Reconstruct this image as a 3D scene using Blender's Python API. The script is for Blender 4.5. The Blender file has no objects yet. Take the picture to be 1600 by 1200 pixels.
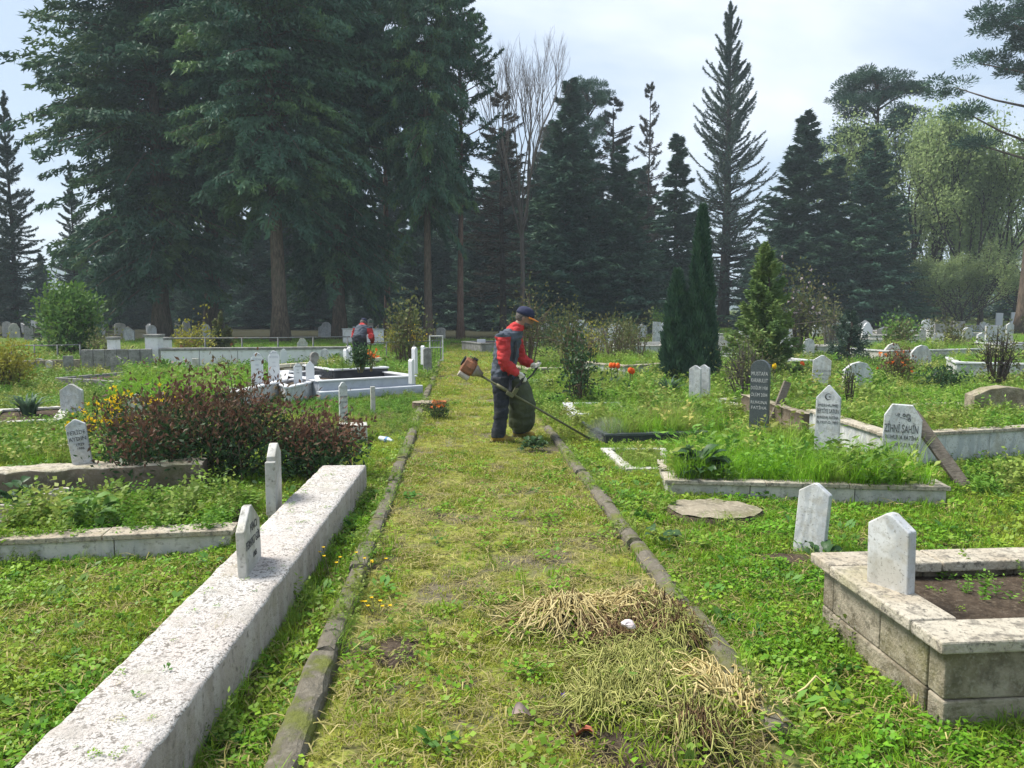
import bpy, math, random
import numpy as np
from mathutils import Vector, Matrix, noise as mnoise

random.seed(7)
rng = np.random.default_rng(7)
SC = bpy.context.scene
COL = SC.collection
R = math.radians

# ------------------------------------------------------------------ camera, sky, sun, exposure
F, TH, CAMZ = 1202.0, R(5.51), 1.6
cam = bpy.data.cameras.new('camera')
cam.sensor_width = 36.0
cam.lens = F / 1600 * 36.0
cam.clip_start, cam.clip_end = 0.05, 3000
camo = bpy.data.objects.new('camera', cam)
COL.objects.link(camo)
camo.location = (0, 0, CAMZ)
camo.rotation_euler = (R(90) - TH, 0, 0)
SC.camera = camo

SUN_EL, SUN_AZ = R(56), R(-75)          # azimuth measured from +Y towards +X
W = bpy.data.worlds.new('World')
SC.world = W
W.use_nodes = True
nt = W.node_tree
nt.nodes.clear()
N = nt.nodes.new
L = nt.links.new
out = N('ShaderNodeOutputWorld'); bg = N('ShaderNodeBackground'); bg.inputs['Strength'].default_value = 0.1
L(bg.outputs[0], out.inputs[0])
sky = N('ShaderNodeTexSky'); sky.sky_type = 'NISHITA'; sky.sun_disc = False
sky.sun_elevation = SUN_EL; sky.sun_rotation = SUN_AZ
tc = N('ShaderNodeTexCoord')
sep = N('ShaderNodeSeparateXYZ'); L(tc.outputs['Generated'], sep.inputs[0])
mx = N('ShaderNodeMath'); mx.operation = 'MAXIMUM'; mx.inputs[1].default_value = 0.0; L(sep.outputs['Z'], mx.inputs[0])
ad = N('ShaderNodeMath'); ad.operation = 'ADD'; ad.inputs[1].default_value = 0.22; L(mx.outputs[0], ad.inputs[0])
dx = N('ShaderNodeMath'); dx.operation = 'DIVIDE'; L(sep.outputs['X'], dx.inputs[0]); L(ad.outputs[0], dx.inputs[1])
dy = N('ShaderNodeMath'); dy.operation = 'DIVIDE'; L(sep.outputs['Y'], dy.inputs[0]); L(ad.outputs[0], dy.inputs[1])
cb = N('ShaderNodeCombineXYZ'); L(dx.outputs[0], cb.inputs[0]); L(dy.outputs[0], cb.inputs[1]); cb.inputs[2].default_value = 8.2
n1 = N('ShaderNodeTexNoise'); n1.inputs['Scale'].default_value = 1.15; n1.inputs['Detail'].default_value = 6; n1.inputs['Roughness'].default_value = 0.52
n1.inputs['Distortion'].default_value = 0.35
L(cb.outputs[0], n1.inputs['Vector'])
rp = N('ShaderNodeValToRGB')
e = rp.color_ramp.elements
e[0].position = 0.43; e[0].color = (1.6, 1.92, 2.4, 1)
e[1].position = 0.70; e[1].color = (3.15, 3.25, 3.32, 1)
m = rp.color_ramp.elements.new(0.54); m.color = (2.2, 2.42, 2.78, 1)
L(n1.outputs['Fac'], rp.inputs[0])
mixw = N('ShaderNodeMix'); mixw.data_type = 'RGBA'; mixw.inputs[0].default_value = 0.88
L(sky.outputs[0], mixw.inputs[6]); L(rp.outputs[0], mixw.inputs[7])
L(mixw.outputs[2], bg.inputs[0])

sl = bpy.data.lights.new('sun', 'SUN'); sl.energy = 2.2; sl.angle = R(24); sl.color = (1.0, 0.95, 0.87)
so = bpy.data.objects.new('sun', sl); COL.objects.link(so)
sd = Vector((math.sin(SUN_AZ) * math.cos(SUN_EL), math.cos(SUN_AZ) * math.cos(SUN_EL), math.sin(SUN_EL)))
so.rotation_euler = sd.to_track_quat('Z', 'Y').to_euler()
so.location = (0, 0, 60)

SC.view_settings.view_transform = 'Standard'
SC.view_settings.look = 'None'
SC.view_settings.exposure = 1.86
SC.view_settings.gamma = 1
SC.view_settings.use_curve_mapping = False
SC.render.engine = 'CYCLES'
cy = SC.cycles
cy.max_bounces = 5; cy.diffuse_bounces = 3; cy.glossy_bounces = 2; cy.transmission_bounces = 3; cy.transparent_max_bounces = 4; cy.volume_bounces = 0
cy.use_denoising = True
cy.use_adaptive_sampling = True

# ------------------------------------------------------------------ helpers
CT, ST = math.cos(TH), math.sin(TH)
def gp(px, py, z=0.0):
    """point at height z on the line of sight through a photo pixel"""
    a = (px - 800) / F; b = (600 - py) / F
    dY = CT + b * ST; dZ = -ST + b * CT
    t = (z - CAMZ) / dZ
    return Vector((a * t, dY * t, z))
def xat(px, Y, z=0.0):
    return (px - 800) / F * (Y * CT + (CAMZ - z) * ST)
def zat(py, Y):
    b = (600 - py) / F
    return CAMZ + Y * (-ST + b * CT) / (CT + b * ST)
def psize(px, Y):
    return px * Y / F

def tag(o, label=None, cat=None, group=None, kind=None):
    if label: o['label'] = label
    if cat: o['category'] = cat
    if group: o['group'] = group
    if kind: o['kind'] = kind
    return o
def link(o, parent=None):
    COL.objects.link(o)
    if parent: o.parent = parent
    return o
def empty(name, loc=(0, 0, 0), rz=0.0):
    o = bpy.data.objects.new(name, None)
    o.empty_display_size = 0.1
    o.location = loc; o.rotation_euler = (0, 0, rz)
    return link(o)
def put(name, me, parent=None, loc=(0, 0, 0), rot=(0, 0, 0), scale=(1, 1, 1)):
    o = bpy.data.objects.new(name, me)
    o.location = loc; o.rotation_euler = rot; o.scale = scale
    return link(o, parent)
def copy_tree(o, parent=None):
    c = o.copy(); COL.objects.link(c); c.parent = parent
    for ch in list(o.children):
        copy_tree(ch, c)
    return c

def np_mesh(name, V, Q, mats, midx=None, tint=None, smooth=False):
    V = np.asarray(V, dtype=np.float32); Q = np.asarray(Q, dtype=np.int32)
    me = bpy.data.meshes.new(name)
    m, k = Q.shape
    me.vertices.add(len(V)); me.vertices.foreach_set('co', V.ravel())
    me.loops.add(m * k); me.loops.foreach_set('vertex_index', Q.ravel())
    me.polygons.add(m); me.polygons.foreach_set('loop_start', np.arange(0, m * k, k, dtype=np.int32))
    for mt in mats: me.materials.append(mt)
    if midx is not None: me.polygons.foreach_set('material_index', np.asarray(midx, dtype=np.int32))
    if tint is not None:
        at = me.attributes.new('tint', 'FLOAT', 'POINT')
        at.data.foreach_set('value', np.asarray(tint, dtype=np.float32))
    me.update(calc_edges=True)
    if smooth: me.polygons.foreach_set('use_smooth', np.ones(m, dtype=bool))
    return me

def norm(a):
    return a / np.maximum(np.linalg.norm(a, axis=-1, keepdims=True), 1e-9)
def leaf_quads(P, D, Wd, Ln, wid, mid=0.45, curl=0.0):
    """rhombic leaves: base P, direction D, side Wd, length Ln, width wid (arrays)"""
    P = np.asarray(P); D = norm(np.asarray(D)); S = np.asarray(Wd)
    S = norm(S - D * np.sum(S * D, axis=1, keepdims=True))
    Ln = np.asarray(Ln).reshape(-1, 1); wid = np.asarray(wid).reshape(-1, 1)
    Nn = np.cross(D, S)
    v0 = P; v1 = P + D * Ln * mid + S * wid * .5 + Nn * Ln * curl
    v2 = P + D * Ln; v3 = P + D * Ln * mid - S * wid * .5 + Nn * Ln * curl
    n = len(P)
    V = np.stack([v0, v1, v2, v3], axis=1).reshape(-1, 3)
    Q = np.arange(4 * n, dtype=np.int32).reshape(-1, 4)
    return V, Q

class MB:
    def __init__(s): s.v = []; s.f = []; s.m = []
    def add(s, vs, fs, m=0):
        b = len(s.v); s.v += [tuple(v) for v in vs]
        for f in fs: s.f.append(tuple(b + i for i in f)); s.m.append(m)
    def box(s, c, d, m=0, rz=0.0, mat=None):
        hx, hy, hz = d[0] / 2, d[1] / 2, d[2] / 2
        vs = [Vector((x * hx, y * hy, z * hz)) for z in (-1, 1) for y in (-1, 1) for x in (-1, 1)]
        M = Matrix.Translation(c) @ (mat if mat else Matrix.Rotation(rz, 4, 'Z'))
        vs = [M @ v for v in vs]
        s.add(vs, [(0, 2, 3, 1), (4, 5, 7, 6), (0, 1, 5, 4), (2, 6, 7, 3), (0, 4, 6, 2), (1, 3, 7, 5)], m)
    def prism(s, prof, y0, y1, m=0):
        n = len(prof)
        vs = [(x, y0, z) for x, z in prof] + [(x, y1, z) for x, z in prof]
        fs = [tuple(range(n)), tuple(range(2 * n - 1, n - 1, -1))]
        fs += [(i, i + n, (i + 1) % n + n, (i + 1) % n) for i in range(n)]
        s.add(vs, fs, m)
    def tube(s, pts, rad, n=6, m=0, cap=True):
        pts = [Vector(p) for p in pts]
        if not hasattr(rad, '__len__'): rad = [rad] * len(pts)
        vs = []; ref = None
        for i, p in enumerate(pts):
            d = (pts[min(i + 1, len(pts) - 1)] - pts[max(i - 1, 0)])
            d = d.normalized() if d.length > 1e-9 else Vector((0, 0, 1))
            if ref is None:
                ref = Vector((1, 0, 0)) if abs(d.x) < .8 else Vector((0, 1, 0))
            u = (ref - d * ref.dot(d)); u = u.normalized() if u.length > 1e-6 else d.orthogonal().normalized()
            ref = u; w = d.cross(u)
            for k in range(n):
                a = 2 * math.pi * k / n
                vs.append(p + (u * math.cos(a) + w * math.sin(a)) * rad[i])
        fs = []
        for i in range(len(pts) - 1):
            for k in range(n):
                a = i * n + k; b = i * n + (k + 1) % n
                fs.append((a, b, b + n, a + n))
        if cap:
            fs.append(tuple(range(n - 1, -1, -1))); t = (len(pts) - 1) * n; fs.append(tuple(range(t, t + n)))
        s.add(vs, fs, m)
    def loft(s, rings, n=14, m=0, cap=True):
        """rings: (centre, u vector, v vector) with radii in the vectors"""
        vs = []
        for c, u, v in rings:
            c, u, v = Vector(c), Vector(u), Vector(v)
            for k in range(n):
                a = 2 * math.pi * k / n
                vs.append(c + u * math.cos(a) + v * math.sin(a))
        fs = []
        for i in range(len(rings) - 1):
            for k in range(n):
                a = i * n + k; b = i * n + (k + 1) % n
                fs.append((a, b, b + n, a + n))
        if cap:
            fs.append(tuple(range(n - 1, -1, -1))); t = (len(rings) - 1) * n; fs.append(tuple(range(t, t + n)))
        s.add(vs, fs, m)
    def ball(s, c, r, m=0, n=10):
        rx, ry, rz = r if hasattr(r, '__len__') else (r, r, r)
        rings = []
        for i in range(n // 2 + 1):
            a = -math.pi / 2 + math.pi * i / (n // 2)
            k = max(math.cos(a), .02)
            rings.append(((c[0], c[1], c[2] + rz * math.sin(a)), (rx * k, 0, 0), (0, ry * k, 0)))
        s.loft(rings, n, m)
    def mesh(s, name, mats, smooth=False):
        me = bpy.data.meshes.new(name)
        me.from_pydata(s.v, [], s.f)
        for mt in (mats if isinstance(mats, (list, tuple)) else [mats]): me.materials.append(mt)
        if any(s.m): me.polygons.foreach_set('material_index', s.m)
        if smooth: me.polygons.foreach_set('use_smooth', [True] * len(s.f))
        me.update(); return me
    def build(s, name, mats, parent=None, loc=(0, 0, 0), rot=(0, 0, 0), bevel=0.0, smooth=False, seg=2):
        o = put(name, s.mesh(name, mats, smooth), parent, loc, rot)
        if bevel:
            b = o.modifiers.new('edge', 'BEVEL'); b.width = bevel; b.segments = seg; b.limit_method = 'ANGLE'; b.angle_limit = R(40)
        return o

# ------------------------------------------------------------------ materials
def new_mat(name):
    mt = bpy.data.materials.new(name); mt.use_nodes = True
    t = mt.node_tree; t.nodes.clear()
    return mt, t
def mixc(t, fac, a, b):
    m = t.nodes.new('ShaderNodeMix'); m.data_type = 'RGBA'
    if hasattr(fac, 'node'): t.links.new(fac, m.inputs[0])
    else: m.inputs[0].default_value = fac
    for i, c in ((6, a), (7, b)):
        if hasattr(c, 'node'): t.links.new(c, m.inputs[i])
        else: m.inputs[i].default_value = (*c, 1)
    return m.outputs[2]
def nz(t, co, scale, lo, hi, detail=4, rough=.6, stretch=None, dist=0.0):
    if stretch:
        mp = t.nodes.new('ShaderNodeMapping'); mp.inputs['Scale'].default_value = stretch
        t.links.new(co, mp.inputs[0]); co = mp.outputs[0]
    n = t.nodes.new('ShaderNodeTexNoise'); n.inputs['Scale'].default_value = scale
    n.inputs['Detail'].default_value = detail; n.inputs['Roughness'].default_value = rough; n.inputs['Distortion'].default_value = dist
    t.links.new(co, n.inputs['Vector'])
    m = t.nodes.new('ShaderNodeMapRange'); m.inputs[1].default_value = lo; m.inputs[2].default_value = hi
    t.links.new(n.outputs['Fac'], m.inputs[0])
    return m.outputs[0]
def solid(name, base, layers=(), rough=.8, bump=None, spec=.3, metal=0.0, coord='Object', randval=0.0):
    """layers: (scale, lo, hi, colour, opacity, stretch, distortion)"""
    mt, t = new_mat(name)
    o = t.nodes.new('ShaderNodeOutputMaterial'); p = t.nodes.new('ShaderNodeBsdfPrincipled')
    t.links.new(p.outputs[0], o.inputs[0])
    p.inputs['Roughness'].default_value = rough; p.inputs['Specular IOR Level'].default_value = spec; p.inputs['Metallic'].default_value = metal
    tcn = t.nodes.new('ShaderNodeTexCoord'); co = tcn.outputs[coord]
    if randval:
        oi = t.nodes.new('ShaderNodeObjectInfo')
        va = t.nodes.new('ShaderNodeVectorMath'); va.operation = 'SCALE'; 
        cbn = t.nodes.new('ShaderNodeCombineXYZ')
        for i in range(3): t.links.new(oi.outputs['Random'], cbn.inputs[i])
        t.links.new(cbn.outputs[0], va.inputs[0]); va.inputs['Scale'].default_value = 37.0
        vb = t.nodes.new('ShaderNodeVectorMath'); t.links.new(co, vb.inputs[0]); t.links.new(va.outputs[0], vb.inputs[1]); co = vb.outputs[0]
    c = base
    for ly in layers:
        ly = tuple(ly) + (None,) * (7 - len(ly))
        sc, lo, hi, colr, op, st, di = ly
        f = nz(t, co, sc, lo, hi, 5, .62, st, di or 0.0)
        if op is not None and op < 1:
            mm = t.nodes.new('ShaderNodeMath'); mm.operation = 'MULTIPLY'; mm.inputs[1].default_value = op; t.links.new(f, mm.inputs[0]); f = mm.outputs[0]
        c = mixc(t, f, c, colr)
    if hasattr(c, 'node'): t.links.new(c, p.inputs['Base Color'])
    else: p.inputs['Base Color'].default_value = (*c, 1)
    if bump:
        n = t.nodes.new('ShaderNodeTexNoise'); n.inputs['Scale'].default_value = bump[0]; n.inputs['Detail'].default_value = 6; n.inputs['Roughness'].default_value = .65
        if len(bump) > 2:
            mp = t.nodes.new('ShaderNodeMapping'); mp.inputs['Scale'].default_value = bump[2]; t.links.new(co, mp.inputs[0]); t.links.new(mp.outputs[0], n.inputs['Vector'])
        else: t.links.new(co, n.inputs['Vector'])
        b = t.nodes.new('ShaderNodeBump'); b.inputs['Strength'].default_value = bump[1]; b.inputs['Distance'].default_value = .02
        t.links.new(n.outputs['Fac'], b.inputs['Height']); t.links.new(b.outputs[0], p.inputs['Normal'])
    return mt
def leafy(name, c1, c2, c3=None, trans=.3, rough=.55, inst=False, var=.35, patch=None):
    """foliage: colour runs c1..c2 with the leaf's own 'tint', a share of c3; inst adds the per-clump value"""
    mt, t = new_mat(name)
    o = t.nodes.new('ShaderNodeOutputMaterial'); p = t.nodes.new('ShaderNodeBsdfPrincipled'); tr = t.nodes.new('ShaderNodeBsdfTranslucent')
    ms = t.nodes.new('ShaderNodeMixShader'); ms.inputs[0].default_value = trans
    p.inputs['Roughness'].default_value = rough; p.inputs['Specular IOR Level'].default_value = .14
    at = t.nodes.new('ShaderNodeAttribute'); at.attribute_name = 'tint'
    c = mixc(t, at.outputs['Fac'], c1, c2)
    if inst:
        ai = t.nodes.new('ShaderNodeAttribute'); ai.attribute_type = 'INSTANCER'; ai.attribute_name = 'ctint'
        c = mixc(t, ai.outputs['Fac'], c, c3)
    elif c3:
        g = t.nodes.new('ShaderNodeTexCoord'); f = nz(t, g.outputs['Object'], patch or .5, .5, .68, 3)
        c = mixc(t, f, c, c3)
    oi = t.nodes.new('ShaderNodeObjectInfo')
    h = t.nodes.new('ShaderNodeHueSaturation')
    mr = t.nodes.new('ShaderNodeMapRange'); mr.inputs[3].default_value = 1 - var; mr.inputs[4].default_value = 1 + var
    t.links.new(oi.outputs['Random'], mr.inputs[0]); t.links.new(mr.outputs[0], h.inputs['Value']); t.links.new(c, h.inputs['Color'])
    t.links.new(h.outputs[0], p.inputs['Base Color']); t.links.new(h.outputs[0], tr.inputs[0])
    t.links.new(p.outputs[0], ms.inputs[1]); t.links.new(tr.outputs[0], ms.inputs[2]); t.links.new(ms.outputs[0], o.inputs[0])
    return mt

M = {}
M['bark'] = solid('bark', (.085, .062, .047), [(9, .4, .62, (.16, .12, .09), 1, (1, 1, .25)), (30, .5, .7, (.035, .027, .022), 1, (1, 1, .15)), (1.5, .5, .7, (.10, .10, .07), .5)], .95, (22, .9, (1, 1, .2)), spec=.1)
M['bark_dark'] = solid('bark_dark', (.04, .033, .028), [(9, .4, .62, (.075, .06, .05), 1, (1, 1, .25))], .95, (22, .8, (1, 1, .2)), spec=.1)
M['bark_red'] = solid('bark_red', (.11, .065, .048), [(8, .4, .62, (.17, .11, .085), 1, (1, 1, .25)), (30, .5, .7, (.04, .027, .022), 1, (1, 1, .2))], .95, (22, .8, (1, 1, .2)), spec=.1)
M['twig'] = solid('twig', (.10, .088, .08), [(3, .4, .6, (.10, .085, .075), 1)], .9, spec=.1)
M['stem_green'] = solid('stem_green', (.09, .11, .035), [(6, .4, .6, (.12, .085, .05), .8)], .8)
M['stem_brown'] = solid('stem_brown', (.09, .062, .04), [(6, .4, .6, (.14, .10, .07), .8)], .85)
M['needle'] = leafy('needle', (.028, .070, .050), (.062, .125, .082), (.070, .135, .062), .12, .6, var=.2, patch=.35)
M['needle_giant'] = leafy('needle_giant', (.030, .080, .054), (.085, .170, .10), (.14, .23, .07), .14, .6, var=.15, patch=.28)  # lighter greens paint the lit boughs into the crown colour
M['needle_cedar'] = leafy('needle_cedar', (.032, .065, .050), (.062, .10, .072), (.08, .105, .065), .15, .6, var=.12)
M['needle_brown'] = leafy('needle_brown', (.055, .050, .040), (.085, .072, .055), (.05, .06, .045), .15, .7, var=.12)
M['needle_young'] = leafy('needle_young', (.10, .18, .06), (.21, .30, .085), (.22, .28, .08), .2, .55, var=.1, patch=2)
M['needle_blue'] = leafy('needle_blue', (.045, .085, .06), (.08, .12, .085), None, .15, .6, var=.1)
M['cypress'] = leafy('cypress', (.018, .050, .036), (.075, .145, .085), (.06, .12, .06), .1, .6, var=.1, patch=3)
M['leaf_pale'] = leafy('leaf_pale', (.20, .28, .10), (.36, .45, .19), (.27, .35, .18), .5, .6, var=.12)
M['leaf_mid'] = leafy('leaf_mid', (.065, .15, .03), (.14, .26, .05), (.20, .30, .06), .3, .5, var=.15, patch=2)
M['leaf_dark'] = leafy('leaf_dark', (.022, .058, .022), (.05, .10, .035), None, .2, .4, var=.15)
M['leaf_olive'] = leafy('leaf_olive', (.075, .10, .035), (.15, .17, .06), (.19, .16, .08), .3, .6, var=.15, patch=3)
M['leaf_red'] = leafy('leaf_red', (.095, .046, .032), (.18, .098, .062), (.11, .10, .05), .3, .5, var=.1, patch=3)
M['leaf_yellow'] = leafy('leaf_yellow', (.22, .22, .035), (.42, .38, .05), (.16, .20, .04), .3, .5, var=.1, patch=3)
M['blade_blue'] = leafy('blade_blue', (.055, .105, .065), (.10, .16, .10), None, .2, .5, var=.1)
M['petal_yellow'] = leafy('petal_yellow', (.75, .50, .01), (.85, .66, .03), None, .3, .6, var=.05)
M['petal_orange'] = leafy('petal_orange', (.75, .13, .02), (.80, .26, .04), None, .3, .5, var=.1)
M['petal_pale'] = leafy('petal_pale', (.45, .36, .40), (.62, .55, .58), None, .3, .6, var=.05)
M['petal_violet'] = leafy('petal_violet', (.25, .16, .55), (.35, .25, .65), None, .3, .6, var=.05)
M['marble'] = solid('marble', (.56, .57, .57), [(5, .46, .58, (.36, .38, .40), .8, (1, 1, .4), 2.2), (24, .52, .66, (.30, .29, .25), .6), (3.4, .52, .66, (.34, .31, .24), .6), (70, .58, .66, (.16, .155, .13), .7)], .45, (40, .06), coord='Object', randval=1)
M['marble_dirty'] = solid('marble_dirty', (.52, .50, .45), [(3, .45, .62, (.36, .37, .36), .8, (1, 1, .4), 1.8), (7, .46, .66, (.25, .24, .18), .65), (26, .55, .7, (.13, .125, .10), .8)], .6, (45, .18), randval=1)
M['marble_clean'] = solid('marble_clean', (.66, .67, .685), [(2.5, .50, .66, (.58, .60, .65), .6, (1, 1, .5), 1.5)], .35, (30, .03), randval=1)
M['marble_grey'] = solid('marble_grey', (.40, .43, .48), [(2.5, .42, .66, (.30, .33, .39), .8, (1, 1, .5), 1.8), (6, .55, .75, (.26, .26, .22), .5)], .4, (30, .04), randval=1)
M['stone_grey'] = solid('stone_grey', (.27, .265, .25), [(6, .42, .6, (.17, .165, .15), .9), (25, .52, .68, (.10, .10, .085), .8), (4, .58, .72, (.17, .18, .09), .5)], .9, (30, .4), randval=1)
M['granite'] = solid('granite', (.055, .068, .072), [(60, .45, .7, (.10, .115, .12), .8), (3, .5, .7, (.085, .095, .095), .6)], .35, (60, .03), randval=1)
M['black_marble'] = solid('black_marble', (.030, .034, .040), [(4, .5, .7, (.07, .075, .08), .6)], .25, randval=1)
M['concrete'] = solid('concrete', (.33, .29, .22), [(3.5, .45, .60, (.15, .125, .085), .9), (16, .48, .64, (.12, .105, .075), .85), (1.6, .52, .70, (.16, .155, .055), .65), (60, .5, .72, (.38, .35, .28), .6)], .95, (55, .7), spec=.15, randval=1)
M['concrete_brown'] = solid('concrete_brown', (.17, .135, .10), [(3, .42, .62, (.10, .08, .062), .9), (18, .52, .7, (.24, .21, .17), .7), (2, .56, .7, (.09, .10, .04), .6)], .95, (45, .6), spec=.15, randval=1)
M['lichen'] = solid('lichen', (.46, .42, .34), [(2.4, .45, .65, (.34, .28, .20), .75), (18, .5, .66, (.16, .145, .12), .9), (45, .54, .68, (.10, .095, .08), .9), (2, .58, .72, (.30, .29, .14), .5)], .95, (60, .7), spec=.15, randval=1)
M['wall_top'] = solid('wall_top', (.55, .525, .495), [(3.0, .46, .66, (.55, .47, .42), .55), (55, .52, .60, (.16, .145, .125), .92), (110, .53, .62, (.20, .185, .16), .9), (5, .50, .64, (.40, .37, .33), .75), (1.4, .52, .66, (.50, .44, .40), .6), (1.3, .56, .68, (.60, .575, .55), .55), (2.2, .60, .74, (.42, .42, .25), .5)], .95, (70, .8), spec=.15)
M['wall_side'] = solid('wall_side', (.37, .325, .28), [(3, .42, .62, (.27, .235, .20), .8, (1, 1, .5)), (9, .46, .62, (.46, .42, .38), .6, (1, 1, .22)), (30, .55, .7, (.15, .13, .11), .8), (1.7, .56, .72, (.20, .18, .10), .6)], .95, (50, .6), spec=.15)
M['kerb'] = solid('kerb', (.15, .135, .105), [(5, .44, .62, (.095, .086, .066), .9), (22, .52, .68, (.22, .20, .16), .7), (5, .50, .64, (.13, .15, .03), .8)], .97, (40, .8), spec=.1, randval=1)
M['paint_white'] = solid('paint_white', (.70, .70, .69), [(3, .5, .7, (.50, .49, .45), .6), (12, .55, .75, (.34, .33, .28), .5)], .7, (30, .1))
M['iron'] = solid('iron', (.16, .17, .17), [(12, .5, .7, (.15, .08, .045), .8)], .6, metal=.4)
M['iron_white'] = solid('iron_white', (.60, .60, .58), [(12, .55, .75, (.25, .15, .09), .6)], .6)
M['wood_grey'] = solid('wood_grey', (.19, .165, .135), [(14, .42, .62, (.10, .085, .07), .9, (.15, 6, 6)), (3, .5, .7, (.24, .22, .19), .6)], .9, (40, .5, (.2, 4, 4)), spec=.1)
M['wood_cut'] = solid('wood_cut', (.27, .235, .175), [(6, .4, .62, (.17, .15, .11), .9), (2.5, .5, .66, (.15, .17, .07), .6), (30, .5, .68, (.42, .38, .29), .7), (3, .55, .7, (.15, .13, .07), .7)], .9, (60, .5), spec=.1)
M['soil'] = solid('soil', (.085, .065, .048), [(12, .42, .62, (.05, .038, .028), .9), (45, .52, .7, (.16, .13, .095), .8)], 1, (40, 1.0), spec=.05)
M['ink'] = solid('ink', (.045, .045, .048), [(35, .48, .66, (.30, .30, .29), .8)], .7)
M['ink_white'] = solid('ink_white', (.42, .43, .42), (), .7)
M['clay'] = solid('clay', (.48, .44, .38), [(5, .45, .65, (.30, .26, .2), .8)], .8, (30, .2))
M['brick_cream'] = solid('brick_cream', (.62, .57, .44), [(4, .45, .65, (.48, .42, .30), .8), (22, .55, .7, (.28, .25, .18), .6)], .85, (40, .3), randval=1)
M['mortar'] = solid('mortar', (.22, .19, .14), [(10, .4, .6, (.13, .11, .085), .8)], .95)
M['straw'] = leafy('straw', (.36, .28, .11), (.66, .57, .29), None, .2, .7, var=.15)
M['straw_green'] = leafy('straw_green', (.24, .27, .07), (.46, .45, .16), None, .2, .7, var=.15)
M['straw_dark'] = leafy('straw_dark', (.13, .085, .045), (.26, .17, .09), None, .15, .8, var=.15)
M['plastic_clear'] = solid('plastic_clear', (.55, .62, .66), (), .25, spec=.6)
M['plastic_blue'] = solid('plastic_blue', (.10, .22, .50), (), .5)
# clumps used by the ground cover: colour a..b within a clump, third colour by clump
M['g_turf'] = leafy('g_turf', (.16, .235, .02), (.29, .36, .035), (.42, .37, .09), .3, .7, True, .22)
M['g_grass'] = leafy('g_grass', (.095, .23, .012), (.20, .38, .022), (.33, .38, .05), .35, .5, True, .25)
M['g_tall'] = leafy('g_tall', (.12, .30, .012), (.26, .50, .028), (.30, .34, .09), .4, .5, True, .25)
M['g_leaf'] = leafy('g_leaf', (.065, .19, .014), (.16, .34, .024), (.28, .36, .04), .3, .45, True, .25)
M['g_rosette'] = leafy('g_rosette', (.035, .125, .022), (.085, .21, .036), (.15, .25, .04), .25, .45, True, .25)
M['g_straw'] = leafy('g_straw', (.26, .24, .075), (.42, .37, .15), (.17, .13, .075), .2, .8, True, .25)
M['g_weed'] = leafy('g_weed', (.080, .20, .025), (.17, .32, .04), (.33, .32, .09), .3, .5, True, .25)
# ------------------------------------------------------------------ ground, path, hills
PDIR = gp(648, 672) - gp(462, 1180); PDIR.z = 0; PDIR.normalize()
PN = Vector((PDIR.y, -PDIR.x, 0))                      # towards the right of the path
KL = gp(455, 1180); KR = gp(885, 712)
def path_u(x, y):
    """(along, across) in the path's frame; across is 0 at the left kerb"""
    dx, dy = x - KL.x, y - KL.y
    return dx * PDIR.x + dy * PDIR.y, dx * PN.x + dy * PN.y
PW = path_u(KR.x, KR.y)[1]
def gz(x, y):
    far = np.clip((np.hypot(x, y) - 40) / 60, 0, 1)
    return 0.018 * np.sin(x * 2.1 + 1.3 * np.sin(y * 1.7)) * np.cos(y * 1.9) + .010 * np.sin(x * 6.1) * np.sin(y * 5.3 + 1) + far * far * 1.2

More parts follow.
